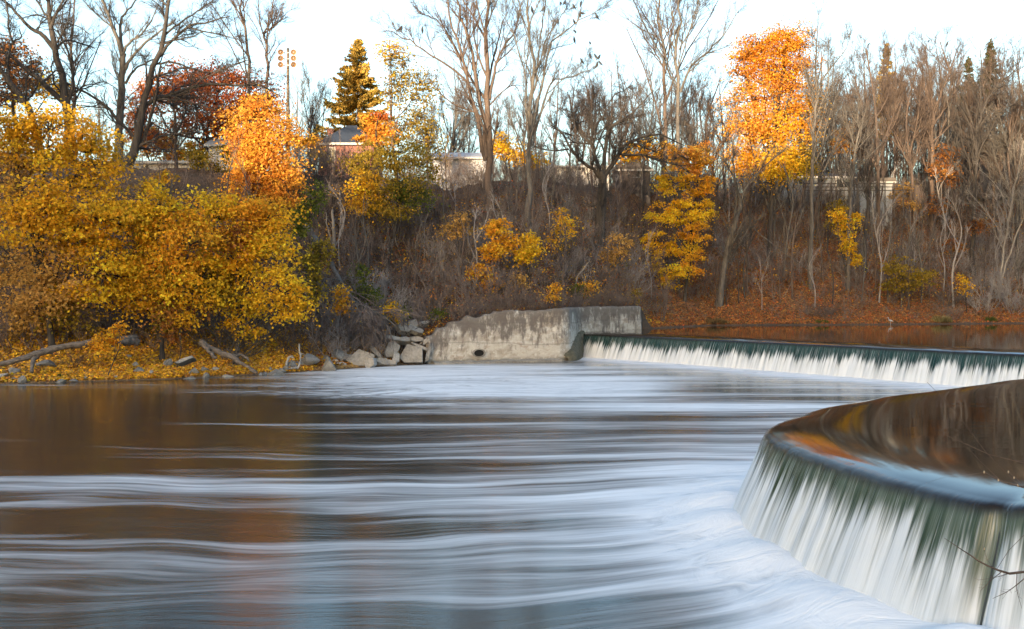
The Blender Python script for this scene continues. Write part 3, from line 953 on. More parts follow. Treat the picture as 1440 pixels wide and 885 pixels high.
    leafy(a[7], a[0], a[1], a[2], a[3], a[4], a[5], a[6], .05 if a[7] != 'maple_tree' else .09, clump=.3, per=16, flat=.45,
          cat={'shrub': 'shrub', 'ivy': 'plant'}.get(a[7], 'tree'), seed=100 + a[1])


# ------------------------------------------------------------------ conifers
def conifer(label, px, Y, top, bot, half, pal, seed, dens=1.0, thin=1.0):
    global rng
    rng = np.random.default_rng(seed)
    base = G(px, Y)
    ztop = W(px, top, Y)[2]
    zb = W(px, bot, Y)[2]
    hw = half / F * Y
    e = empty('spruce_tree', base, label, 'tree')
    P = np.linspace(base - np.array([0, 0, .3]), np.array([base[0], Y, ztop]), 12)
    tr = [(P[None], np.linspace(.2, .02, 12)[None], 7)]
    nb = int(150 * dens)
    t = np.sort(rng.uniform(0, 1, nb))
    z0 = lerp(zb, ztop, t)
    ln = hw * (1 - t) ** .8 * rng.uniform(.6, 1.15, nb) + .12
    az = rng.uniform(0, 2 * PI, nb)
    s = np.linspace(0, 1, 6)[None]
    dx = np.cos(az)[:, None] * ln[:, None] * s
    dy = np.sin(az)[:, None] * ln[:, None] * s
    dz = ln[:, None] * (-.45 * s + .38 * s ** 2.4)
    Q = np.stack([base[0] + dx, Y + dy, z0[:, None] + dz], -1)
    tr.append((Q, np.broadcast_to(np.linspace(.035, .008, 6), (nb, 6)), 3))
    k = (ln * 75 * thin).astype(int) + 6
    idx = np.repeat(np.arange(nb), k)
    u = rng.uniform(.12, 1, len(idx)) * 5
    i = np.minimum(u.astype(int), 4)
    w = (u - i)[:, None]
    pos = Q[idx, i] * (1 - w) + Q[idx, i + 1] * w
    pos = pos + rng.normal(size=pos.shape) * np.array([.1, .1, .06])
    pos[:, 2] -= np.abs(rng.normal(size=len(pos))) * .14
    dirs = unit((Q[idx, -1] - Q[idx, 0]) + rng.normal(size=pos.shape) * .35)
    nr = unit(np.cross(dirs, rng.normal(size=pos.shape)))
    tab = np.array(PAL[pal])
    col = tab[rng.integers(0, len(tab), len(pos))] * rng.uniform(.65, 1.3, (len(pos), 1))
    v, f = join_tubes(tr)
    child('trunk', mesh_np('trunk', v - base, [f], M['bark_brown'], smooth=True), e)
    child('crown', leaf_mesh(pos - base, nr, .22, col, 'crown', M['needle']), e)


PAL['spruce'] = [(.05, .058, .024), (.07, .07, .026), (.038, .048, .024)]
PAL['larch'] = [(.42, .27, .06), (.5, .31, .06), (.34, .24, .06), (.18, .16, .05)]
conifer('tall golden conifer rising behind the brick house roof', 503, 108, 54, 205, 66, 'larch', 31, 1.5)
conifer('dark conifer top showing above the reddish bare trees', 1247, 150, 60, 190, 26, 'larch', 32)
conifer('small dark green spruce spire on the far right skyline', 1393, 152, 55, 150, 22, 'spruce', 33)
conifer('dark spruce half hidden behind the fan shaped bare tree', 1362, 148, 80, 200, 26, 'spruce', 34)

# ------------------------------------------------------------------ bare trees drawn limb by limb
BT = 'bark_dark'
hero('bare_tree', 'twisted thick dark bare tree above the big golden maple', 82,
     [([(100, 260), (98, 190), (94, 140), (86, 112), (78, 75), (71, 42), (69, 20), (66, -25)], .42, .12),
      ([(77, 70), (60, 50), (45, 40), (28, 22), (12, 4), (0, -15)], .2, .05), ([(71, 42), (78, 22), (86, 8), (95, -12)], .15, .05),
      ([(92, 145), (75, 130), (60, 115), (35, 95), (18, 80), (-6, 71)], .26, .08), ([(60, 115), (72, 107), (82, 100)], .1, .04),
      ([(72, 30), (55, 22), (40, 26), (28, 30)], .07, .03), ([(76, 66), (95, 40), (105, 18), (112, -10)], .08, .03), ([(70, 34), (92, 34), (112, 38), (128, 50)], .06, .03),
      ([(35, 95), (50, 88), (62, 95)], .06, .03)], 'gnarl', BT, seed=41)
hero('bare_tree', 'leaning dark bare trunk beside the twisted tree, cut by the frame edge', 80,
     [([(62, 290), (45, 165), (36, 145), (22, 126), (5, 105), (-14, 84)], .3, .16), ([(12, 112), (10, 95), (8, 80), (-4, 60)], .12, .05),
      ([(20, 64), (14, 45), (13, 20), (8, -10)], .1, .05), ([(10, 88), (16, 60), (28, 52), (24, 40)], .1, .04)], 'gnarl', BT, seed=42)
hero('bare_tree', 'straight slender bare tree beside the twisted dark tree', 88,
     [([(104, 250), (103, 150), (103, 100), (102, 50), (103, -25)], .2, .05)], 'tall', 'bark_brown', seed=43, scale=1.3)
hero('bare_tree', 'smooth grey bare tree with forked top next to the leaning dark tree', 86,
     [([(164, 250), (169, 165), (172, 110), (173, 75)], .36, .24), ([(172, 80), (167, 55), (160, 30), (154, 8), (148, -20)], .19, .08),
      ([(173, 78), (169, 50), (168, 25), (176, 14), (190, -8)], .16, .06), ([(174, 74), (180, 62), (195, 52), (212, 32), (224, 8)], .13, .04),
      ([(176, 98), (184, 84), (202, 64), (226, 45), (250, 30)], .16, .05), ([(176, 118), (190, 99), (207, 90), (230, 80)], .12, .04), ([(163, 42), (145, 28), (126, 10), (112, -6)], .08, .03), ([(168, 128), (150, 116), (134, 120), (116, 126)], .04, .02)],
     'tall', 'bark_grey', seed=44)
hero('bare_tree', 'leaning dark bare tree whose long low limb reaches over the red oak', 84,
     [([(176, 262), (186, 220), (190, 200), (200, 162), (208, 128), (217, 92), (230, 50), (237, 20), (246, -25)], .42, .11),
      ([(202, 155), (212, 141), (226, 134), (252, 120), (288, 110), (325, 112), (352, 108), (372, 118)], .22, .05), ([(216, 140), (240, 141), (264, 144), (305, 156)], .12, .04),
      ([(216, 93), (237, 62), (264, 38), (295, 30), (322, 24)], .15, .04), ([(217, 90), (240, 86), (262, 92), (285, 97), (312, 88), (340, 72)], .1, .03),
      ([(230, 52), (250, 30), (275, 8), (300, -15)], .1, .04), ([(206, 132), (205, 100), (200, 78), (193, 75)], .1, .03), ([(234, 36), (226, 10), (222, -20)], .09, .04), ([(264, 38), (300, 50), (330, 58), (352, 70)], .07, .03), ([(288, 110), (310, 100), (330, 92), (348, 86)], .06, .03)],
     'gnarl', BT, seed=45)
hero('bare_tree', 'bare tree with several thin upright stems under the red oak', 90,
     [([(248, 255), (247, 210), (246, 170), (243, 140)], .17, .08), ([(246, 205), (236, 175), (226, 150), (222, 120)], .09, .03), ([(247, 190), (256, 160), (258, 130), (262, 100)], .1, .03), ([(246, 215), (262, 190), (280, 165), (300, 150)], .08, .03)],
     'tall', 'bark_brown', seed=46)
hero('bare_tree', 'thin bare tree with warm sunlit trunk right behind the red oak', 96,
     [([(356, 262), (352, 150), (350, 85), (344, 45), (340, 10), (339, -20)], .19, .07), ([(342, 28), (332, 12), (318, -10)], .08, .03), ([(341, 16), (350, -5), (358, -22)], .07, .03)], 'tall', 'bark_brown', seed=47)
hero('bare_tree', 'bare tree with a crooked kinked top near the floodlight pole', 95,
     [([(366, 262), (372, 140), (376, 88), (373, 62), (371, 48), (378, 42), (384, 38)], .17, .08), ([(384, 39), (382, 20), (384, -12)], .06, .03), ([(384, 40), (396, 28), (405, 18), (420, 12)], .05, .02), ([(376, 78), (386, 60), (386, 44)], .05, .03)], 'tall', 'bark_brown', seed=48)
hero('bare_tree', 'small fan shaped bare tree just beyond the floodlight pole', 110,
     [([(437, 240), (437, 190), (437, 165)], .14, .1), ([(437, 190), (428, 150), (422, 122)], .06, .02), ([(437, 185), (445, 145), (452, 120)], .06, .02), ([(437, 190), (436, 145), (434, 108)], .06, .02), ([(437, 192), (455, 155), (464, 135)], .05, .02)], 'vase', 'bark_grey', seed=49)
hero('bare_tree', 'big many-stemmed bare tree standing over the white building', 90,
     [([(689, 262), (688, 215), (687, 119), (685, 51), (683, -20)], .36, .1), ([(685, 222), (675, 142), (666, 85), (649, 27), (638, -15)], .22, .07), ([(683, 226), (668, 160), (653, 92), (639, 44), (624, -15)], .2, .06),
      ([(668, 130), (650, 108), (626, 92), (600, 76), (582, 64), (562, 55), (545, 50)], .12, .03), ([(689, 140), (694, 100), (704, 70), (724, 34), (734, -10)], .15, .05),
      ([(655, 105), (640, 70), (622, 40), (605, 30), (590, 28)], .08, .03), ([(686, 170), (664, 158), (640, 150), (618, 132), (606, 118)], .1, .03), ([(687, 150), (705, 130), (722, 118), (730, 125)], .08, .03)],
     'tall', 'bark_brown', seed=50, )
hero('bare_tree', 'tall grey bare tree in front of the many-stemmed tree, spreading to one side', Yg(742, 322),
     [([(742, 330), (744, 260), (746, 203), (748, 136), (748, 68), (743, 20), (742, -20)], .27, .06), ([(745, 225), (741, 160), (737, 110), (729, 62), (717, 41), (706, 20)], .1, .03), ([(748, 140), (755, 100), (761, 42), (768, -10)], .11, .04),
      ([(748, 190), (756, 149), (765, 112), (775, 70), (805, 47), (838, 31)], .14, .03), ([(749, 205), (763, 150), (778, 115), (804, 108), (830, 100)], .12, .03), ([(744, 235), (730, 195), (717, 169), (712, 145)], .08, .03), ([(775, 70), (790, 64), (806, 60)], .05, .02), ([(760, 90), (768, 55), (790, 20), (800, 6)], .06, .02), ([(805, 47), (815, 22), (817, 5)], .04, .02)],
     'tall', 'bark_grey', seed=51, )
hero('bare_tree', 'gnarled dark bare tree with crooked spreading limbs on the slope above the wall', Yg(845, 350),
     [([(843, 325), (845, 290), (848, 258), (845, 243)], .5, .4), ([(843, 250), (836, 242), (816, 226), (799, 206), (789, 189), (775, 180)], .22, .06), ([(845, 248), (838, 222), (833, 201), (816, 180), (807, 152), (800, 118)], .24, .05),
      ([(834, 204), (838, 189), (840, 172), (850, 161), (853, 148), (846, 125)], .13, .04), ([(848, 250), (852, 215), (855, 184), (870, 169), (887, 160), (908, 138), (920, 122)], .22, .05),
      ([(850, 248), (858, 236), (870, 218), (882, 202), (912, 190), (938, 192), (962, 204)], .26, .05), ([(874, 218), (904, 218), (929, 226), (955, 232), (974, 244)], .14, .03), ([(800, 210), (777, 211), (756, 205), (738, 196)], .09, .03),
      ([(816, 192), (806, 190), (790, 187), (768, 176)], .09, .03), ([(870, 169), (880, 150), (876, 130), (870, 110)], .08, .03), ([(853, 150), (866, 132), (880, 126), (892, 112)], .07, .03), ([(929, 226), (938, 240), (946, 256)], .06, .02), ([(912, 190), (930, 180), (950, 182)], .07, .03)],
     'gnarl', BT, seed=52, )
hero('bare_tree', 'tall bare tree with sun-warmed trunk, left one of the tall pair', 108,
     [([(936, 262), (934, 190), (934, 102), (932, 51), (931, -20)], .25, .08), ([(933, 96), (920, 70), (908, 52), (902, 30)], .09, .03), ([(933, 70), (915, 38), (897, 8), (888, -10)], .08, .03), ([(932, 60), (945, 30), (955, 0)], .08, .03)], 'tall', 'bark_brown', seed=53)
hero('bare_tree', 'tall bare tree with upswept limbs, right one of the tall pair', 106,
     [([(952, 262), (955, 183), (953, 102), (955, 34), (956, -20)], .25, .08), ([(957, 130), (968, 100), (990, 78), (1010, 58), (1032, 24)], .14, .04), ([(955, 70), (972, 40), (985, 10), (990, -15)], .08, .03), ([(954, 90), (962, 50), (970, 10)], .07, .03)], 'tall', 'bark_grey', seed=54)
hero('bare_tree', 'leaning pale grey trunk rooted by the pool edge, forking above the slope', 107,
     [([(1010, 422), (1016, 380), (1028, 338), (1038, 300), (1041, 284)], .36, .22), ([(1041, 286), (1033, 260), (1028, 240), (1024, 214), (1028, 180)], .13, .04), ([(1041, 284), (1048, 266), (1060, 248), (1082, 226), (1104, 208)], .13, .04), ([(1030, 330), (1052, 318), (1075, 300)], .05, .02), ([(1018, 372), (1035, 365), (1050, 372)], .05, .02)],
     'tall', 'bark_grey', seed=55)
hero('bare_tree', 'grey bare tree with a wide fork beside the huge orange maple', 112,
     [([(1140, 330), (1142, 240), (1145, 170), (1150, 132)], .22, .14), ([(1150, 134), (1160, 108), (1176, 86), (1194, 66), (1202, 34)], .1, .03), ([(1149, 138), (1143, 95), (1140, 60), (1138, 25)], .1, .03), ([(1164, 104), (1168, 70), (1172, 45)], .06, .02)], 'tall', 'bark_grey', seed=56)
hero('bare_tree', 'straight pale bare trunk in front of the white walled house', 113,
     [([(1192, 355), (1194, 310), (1198, 250), (1204, 205), (1208, 170)], .2, .08), ([(1199, 245), (1215, 228), (1240, 202)], .06, .02), ([(1205, 200), (1215, 170), (1216, 140)], .06, .03), ([(1203, 210), (1192, 180), (1184, 150)], .06, .03)], 'tall', 'bark_grey', seed=57)
hero('bare_tree', 'broad fan shaped bare tree crowning the wood with a rounded top', 130,
     [([(1311, 280), (1311, 220), (1312, 150)], .3, .2), ([(1311, 180), (1290, 130), (1276, 85)], .13, .03), ([(1312, 165), (1303, 110), (1296, 66)], .13, .03), ([(1312, 150), (1313, 100), (1312, 54)], .13, .03), ([(1312, 160), (1328, 110), (1336, 62)], .13, .03), ([(1312, 178), (1345, 130), (1362, 90)], .13, .03), ([(1311, 195), (1285, 160), (1268, 120)], .1, .03), ([(1311, 200), (1350, 160), (1372, 120)], .1, .03)],
     'vase', 'bark_brown', seed=58, )
hero('bare_tree', 'dark bare tree with arching limbs near the timber gable', 122,
     [([(1368, 340), (1370, 260), (1372, 200), (1380, 160)], .26, .15), ([(1378, 165), (1395, 130), (1420, 105), (1448, 90)], .13, .03), ([(1374, 195), (1362, 150), (1352, 120)], .1, .03), ([(1376, 180), (1392, 160), (1420, 150), (1445, 140)], .09, .03), ([(1380, 160), (1384, 120), (1390, 90)], .1, .03)], 'tall', BT, seed=59)
hero('bare_tree', 'dense reddish bare tree behind the forked grey tree', 126,
     [([(1222, 300), (1222, 230), (1220, 180)], .2, .12), ([(1220, 190), (1205, 130), (1196, 90)], .09, .02), ([(1220, 185), (1222, 120), (1218, 68)], .09, .02), ([(1221, 195), (1240, 140), (1250, 95)], .09, .02), ([(1221, 210), (1250, 170), (1262, 130)], .08, .02)], 'vase', 'bark_brown', seed=60, )
hero('bare_tree', 'dark upright trunk between the pale trunk and the dark shed', 118,
     [([(1216, 350), (1218, 280), (1220, 220), (1218, 180)], .2, .1)], 'tall', BT, seed=61)
hero('bare_tree', 'pair of pale stems leaning together low in the right wood', 116,
     [([(1405, 400), (1412, 340), (1426, 270), (1440, 200)], .14, .05), ([(1405, 399), (1422, 340), (1438, 290), (1452, 240)], .12, .05)], 'tall', 'bark_pale', seed=62)
hero('bare_tree', 'sunlit orange barked trunk at the edge of the right wood', 124,
     [([(1416, 330), (1418, 250), (1420, 180), (1424, 120)], .18, .06)], 'tall', 'bark_brown', seed=63)
hero('bare_tree', 'short dead pale stem broken off above the ivy on the wall', 84.5,
     [([(808, 408), (812, 390), (822, 378), (828, 368)], .07, .03)], 'sap', 'bark_pale', seed=64, scale=.2)
hero('dead_tree', 'dead grey stump cluster of upright splintered stems beside the olive shrub', Yg(470, 350),
     [([(470, 350), (469, 320), (467, 295)], .16, .09), ([(470, 348), (460, 320), (457, 298)], .09, .04), ([(470, 349), (482, 322), (483, 302)], .06, .03)], 'sap', 'bark_pale', seed=65, scale=.4)
hero('dead_tree', 'two pale dead stems rising from one foot under the olive shrub', Yg(560, 348),
     [([(560, 350), (552, 320), (547, 294)], .07, .03), ([(560, 349), (563, 315), (560, 290)], .07, .03)], 'sap', 'bark_pale', seed=68, scale=.4)
hero('dead_tree', 'bleached dead branches splayed like roots over grey brush', Yg(541, 350),
     [([(541, 350), (541, 345), (543, 338)], .08, .06), ([(541, 346), (534, 358), (529, 376)], .06, .02), ([(541, 346), (540, 362), (536, 374)], .06, .02), ([(543, 346), (551, 362), (558, 378), (565, 392)], .07, .02), ([(556, 372), (557, 395), (552, 420)], .05, .02)], 'sap', 'bark_pale', seed=66, scale=.5)
hero('dead_tree', 'grey toppled dead tree with many drooping twigs over the rubble', 70.5,
     [([(466, 372, Yg(466, 366)), (478, 394, 74), (488, 410, 72.2), (502, 426, 71), (530, 440, 70), (560, 458, 69.2)], .15, .04), ([(478, 394, 74), (462, 392, 73), (446, 394, 72)], .05, .02), ([(480, 397, 73.5), (466, 408, 72), (452, 420, 71)], .05, .02), ([(498, 423, 71.2), (506, 440, 70.4), (512, 462, 69.8), (514, 482, 69)], .05, .02), ([(512, 432, 70.6), (524, 448, 70), (532, 472, 69.2)], .05, .02), ([(490, 412, 72), (492, 440, 70.8), (498, 466, 70)], .04, .02), ([(528, 439, 70), (546, 462, 69.4), (554, 484, 69)], .04, .02), ([(505, 428, 70.9), (486, 448, 70), (482, 474, 69.4)], .04, .02)], 'weep', 'bark_grey', seed=67, twig='twig', rmin=.014)

# ------------------------------------------------------------------ repeated bare trees and saplings
def proto_tree(i, h, style, bark, r0, forks):
    global rng
    rng = np.random.default_rng(300 + i)
    P = catmull([(0, 0, -.3), (rng.normal() * .2, rng.normal() * .2, h * .35), (rng.normal() * .4, rng.normal() * .4, h * .7), (rng.normal() * .5, rng.normal() * .5, h)], 14)
    mains = [(P, r0, r0 * .25)]
    for k in range(forks):
        j = int(rng.integers(4, 8))
        a = rng.uniform(0, 2 * PI)
        L = h * rng.uniform(.35, .5)
        q = P[j] + np.array([math.cos(a) * L * .35, math.sin(a) * L * .35, L])
        mains.append((catmull([P[j], lerp(P[j], q, .5) + np.array([math.cos(a), math.sin(a), 0]) * L * .06, q], 14), r0 * .5, r0 * .15))
    tw = grow(mains, style, .011)
    tr = [(p[None], np.linspace(a, b, 14)[None], 7) for p, a, b in mains]
    v, f = join_tubes(tr)
    v2, f2 = join_tubes(tw)
    return mesh_np('trunk', v, [f], M[bark], smooth=True), mesh_np('crown', v2, [f2], M[bark], smooth=True), h


PROTOS = [proto_tree(0, 20, 'far', 'bark_brown', .2, 2), proto_tree(1, 18, 'tall', 'bark_grey', .18, 3), proto_tree(2, 16, 'far', 'bark_brown', .16, 3), proto_tree(3, 21, 'tall', 'bark_brown', .2, 2), proto_tree(4, 15, 'far', 'bark_grey', .14, 2)]
SAPS = [proto_tree(10 + k, 8., 'sap', ('bark_grey', 'bark_brown', 'bark_grey', 'bark_brown', 'bark_dark', 'twig_grey')[k], .075, k % 3) for k in range(6)]


def place(protos, name, label, cat, group, px, Y, hpx=None, h=None, k=None):
    if px < 420 and name == 'bare_sapling': k = int(prng.integers(0, 5))
    tm, cm, H = protos[k if k is not None else int(prng.integers(0, len(protos)))]
    b = G(px, Y)
    hh = h if h else max(2., CZ + (HY - hpx) / F * Y - b[2])
    e = empty(name, b, label, cat, group)
    s = hh / H
    e.scale = (s * prng.uniform(.85, 1.2), s * prng.uniform(.85, 1.2), s)
    e.rotation_euler = (prng.normal() * .04, prng.normal() * .04, prng.uniform(0, 2 * PI))
    child('trunk', tm, e)
    child('crown', cm, e)
    return e


prng = np.random.default_rng(5)
for zone, x0, x1, n, y0, y1, t0, t1 in (
        ('bare reddish twigged tree in the row behind the white building', 590, 800, 11, 108, 140, 90, 150),
        ('bare tree in the screen behind the gnarled dark tree', 800, 1030, 15, 112, 145, 85, 150),
        ('bare brown twigged tree crowded on the wooded plateau beyond the pool', 1135, 1450, 34, 122, 165, 62, 130),
        ('bare tree standing behind the plateau fence near the brick house', 130, 480, 9, 112, 140, 120, 175),
        ('bare tree farther along the bank past the big golden maple', -420, -30, 14, 70, 110, 40, 150)):
    for k in range(n):
        place(PROTOS, 'bare_tree', zone, 'tree', zone + 's', lerp(x0, x1, (k + prng.uniform(.1, .9)) / n), prng.uniform(y0, y1), hpx=prng.uniform(t0, t1))
for zone, x0, x1, n, s0, s1, h0, h1 in (
        ('slender bare sapling on the brown slope beyond the pool', 1000, 1450, 92, 5, 32, 5, 13),
        ('thin bare sapling in the grey brush above the concrete wall', 620, 930, 56, 3, 24, 3.5, 8),
        ('thin bare sapling on the dark bank above the rubble', 425, 620, 28, 6, 22, 3, 7),
        ('bare sapling half hidden among the yellow maples', 5, 400, 16, 6, 22, 4, 9)):
    for k in range(n):
        px = lerp(x0, x1, (k + prng.uniform(.05, .95)) / n)
        s = prng.uniform(s0, s1)
        Y = 80.
        for _ in range(12):
            Y = float(shore((px - CX) / F * Y)) + s
        place(SAPS, 'bare_sapling', zone, 'sapling', zone + 's', px, Y, h=prng.uniform(h0, h1))
# ------------------------------------------------------------------ brush and fallen leaves
def s_of(px, s):
    Y = 80.
    for _ in range(12):
        Y = float(shore((px - CX) / F * Y)) + s
    return Y


def brush_mesh(seed, h, nstem, spread):
    global rng
    rng = np.random.default_rng(seed)
    mains = []
    for k in range(nstem):
        a = rng.uniform(0, 2 * PI)
        r = rng.uniform(.1, .5)
        b = np.array([math.cos(a) * r, math.sin(a) * r, -.15])
        L = h * rng.uniform(.6, 1.1)
        d = unit(np.array([math.cos(a) * spread, math.sin(a) * spread, 1.]))
        e = b + d * L + rng.normal(size=3) * .15 * h
        mains.append((catmull([b, lerp(b, e, .5) + rng.normal(size=3) * .1 * h, e], 8), .022, .009))
    P = np.stack([m[0] for m in mains])
    R = np.broadcast_to(np.linspace(.028, .011, 8), (nstem, 8))
    g = [(P, R, 3)]
    P1, R1 = grow_children(P, R, 7, .2, 1, .5, .6, .12, .2, 4, rmin=.011)
    P2, R2 = grow_children(P1, R1, 4, .2, 1, .55, .7, .05, .25, 3, rmin=.009)
    g += [(P1, R1, 3), (P2, R2, 3)]
    return join_tubes(g)


def tile(protos, spots, name, mat, parent=None):
    vs, fs, b = [], [], 0
    r = np.random.default_rng(77)
    for (x, y, z, s) in spots:
        v, f = protos[int(r.integers(0, len(protos)))]
        a = r.uniform(0, 2 * PI)
        c, sn = math.cos(a), math.sin(a)
        q = v * s
        vs.append(np.stack([q[:, 0] * c - q[:, 1] * sn + x, q[:, 0] * sn + q[:, 1] * c + y, q[:, 2] * r.uniform(.75, 1.2) + z], 1))
        fs.append(f + b)
        b += len(v)
    return mesh_np(name, np.concatenate(vs), [np.concatenate(fs)], mat)


def brush_spots(zones, seed):
    r = np.random.default_rng(seed)
    out = []
    for x0, x1, s0, s1, n, h0, h1 in zones:
        for k in range(n):
            px = r.uniform(x0, x1)
            s = r.uniform(s0, s1)
            Y = s_of(px, s)
            x = (px - CX) / F * Y
            out.append((x, Y, float(terrain(x, Y)) - .1, r.uniform(h0, h1)))
    return out


BR = [brush_mesh(500 + k, 2.2, 7, .45) for k in range(6)]
t = tag(link('undergrowth', tile(BR, brush_spots([
    (590, 930, 1.5, 24, 230, .6, 1.35), (420, 620, 4, 24, 120, .6, 1.3), (930, 1450, 7, 34, 260, .6, 1.5), (0, 420, 6, 26, 150, .6, 1.3), (1080, 1450, 1.2, 8, 40, .35, .8),
    (-520, 0, 4, 26, 170, .7, 1.5), (1450, 1750, 5, 32, 70, .6, 1.5), (400, 700, 24, 30, 60, .8, 1.6), (640, 905, .3, 1.6, 110, .3, .75), (700, 1450, 28, 40, 170, .9, 1.8)], 1), 'undergrowth', M['twig'])), kind='stuff')
tag(link('grey_undergrowth', tile(BR, brush_spots([(455, 600, 3, 12, 40, .7, 1.3), (600, 900, 4, 18, 70, .6, 1.2), (930, 1450, 10, 30, 80, .7, 1.4), (1360, 1450, 2, 22, 40, .8, 1.6)], 2), 'undergrowth', M['twig_grey'])), kind='stuff')


def far_wood():
    """the wood that closes the view behind the plateau, one mass of trunks and twigs"""
    global rng
    rng = np.random.default_rng(900)
    pr = []
    for k in range(5):
        h = 17.
        P = catmull([(0, 0, -.3), (.2, .1, h * .4), (rng.normal() * .5, rng.normal() * .5, h)], 10)
        R = np.linspace(.16, .04, 10)
        A, RA = grow_children(P[None], R[None], 26, .1, 1, .42, .75, .18, .1, 5, rmin=.02)
        B, RB = grow_children(A, RA, 8, .15, 1, .5, .6, .16, .12, 3, rmin=.017)
        C, RC = grow_children(B, RB, 4, .15, 1, .55, .65, .08, .14, 3, rmin=.016)
        pr.append(join_tubes([(P[None], R[None], 5), (A, RA, 3), (B, RB, 3), (C, RC, 3)]))
    r = np.random.default_rng(901)
    spots = []
    for x0, x1, n, y0, y1, h0, h1 in ((560, 900, 30, 150, 200, .6, .85), (860, 1140, 34, 150, 200, .65, .95), (1120, 1560, 84, 145, 205, .75, 1.12), (-260, 470, 46, 140, 190, .5, .68)):
        for k in range(n):
            Y = r.uniform(y0, y1)
            x = (lerp(x0, x1, (k + r.uniform(0, 1)) / n) - CX) / F * Y
            spots.append((x, Y, float(terrain(x, Y)), r.uniform(h0, h1)))
    tag(link('far_wood', tile(pr, spots, 'far_wood', M['bark_brown'])), kind='stuff')
    pr = [brush_mesh(950 + k, 4.5, 10, .4) for k in range(3)]
    sp = []
    for k in range(330):
        Y = r.uniform(146, 205)
        x = (r.uniform(-250, 1600) - CX) / F * Y
        sp.append((x, Y, float(terrain(x, Y)), r.uniform(.8, 1.6)))
    tag(link('far_thicket', tile(pr, sp, 'far_thicket', M['bark_brown'])), kind='stuff')


far_wood()


def fallen_leaves():
    global rng
    rng = np.random.default_rng(60)
    P, C = [], []
    for x0, x1, s0, s1, n, pal in ((-520, -60, .25, 8, 22000, ('amber', 'gold', 'pale', 'rust')), (-60, 440, .25, 9, 34000, ('amber', 'gold', 'pale', 'rust')), (400, 940, 1.0, 22, 26000, ('rust', 'brown', 'brown', 'gold', 'red')), (915, 1460, .3, 13, 42000, ('rust', 'brown', 'red', 'brown', 'rust')), (915, 1460, 10, 36, 36000, ('brown', 'rust', 'red'))):
        px = rng.uniform(x0, x1, n)
        s = s0 + (s1 - s0) * rng.uniform(0, 1, n) ** 1.25
        Y = np.full(n, 80.)
        for _ in range(14):
            Y = shore((px - CX) / F * Y) + s
        x = (px - CX) / F * Y
        keep = wob(x * 1.4, Y * 1.4) + rng.normal(size=n) * .8 > -.7
        x, Y = x[keep], Y[keep]
        P.append(np.stack([x, Y, terrain(x, Y) + rng.uniform(.02, .09, len(x))], 1))
        tab = np.array([c for p in pal for c in PAL[p]])
        C.append(tab[rng.integers(0, len(tab), len(x))] * rng.uniform(.55, 1.1, (len(x), 1)))
    P, C = np.concatenate(P), np.concatenate(C)
    nr = unit(rng.normal(size=P.shape) * .45 + np.array([0, -.35, .9]))
    tag(link('fallen_leaves', leaf_mesh(P, nr, .17, C, 'fallen_leaves', M['litter_leaf'])), kind='stuff')
    # dry leaves still hanging in the brush
    sp = brush_spots([(590, 930, 1.5, 22, 170, 1, 1), (420, 620, 4, 22, 80, 1, 1), (930, 1450, 6, 34, 330, 1, 1), (0, 420, 6, 22, 50, 1, 1)], 9)
    pos = np.repeat(np.array([(x, y, z + 1.2) for x, y, z, s in sp]), 22, axis=0)
    pos = pos + rng.normal(size=pos.shape) * np.array([.7, .7, .6])
    tab = np.array([c for p in ('gold', 'brown', 'rust', 'red', 'olive', 'brown', 'rust') for c in PAL[p]])
    grp = np.repeat(rng.integers(0, len(tab), len(sp)), 22)
    tag(link('undergrowth_foliage', leaf_mesh(pos, unit(rng.normal(size=pos.shape) + np.array([0, 0, .5])), .15, tab[grp] * rng.uniform(.6, 1.1, (len(pos), 1)), 'undergrowth_foliage', M['litter_leaf'])), kind='stuff')


fallen_leaves()


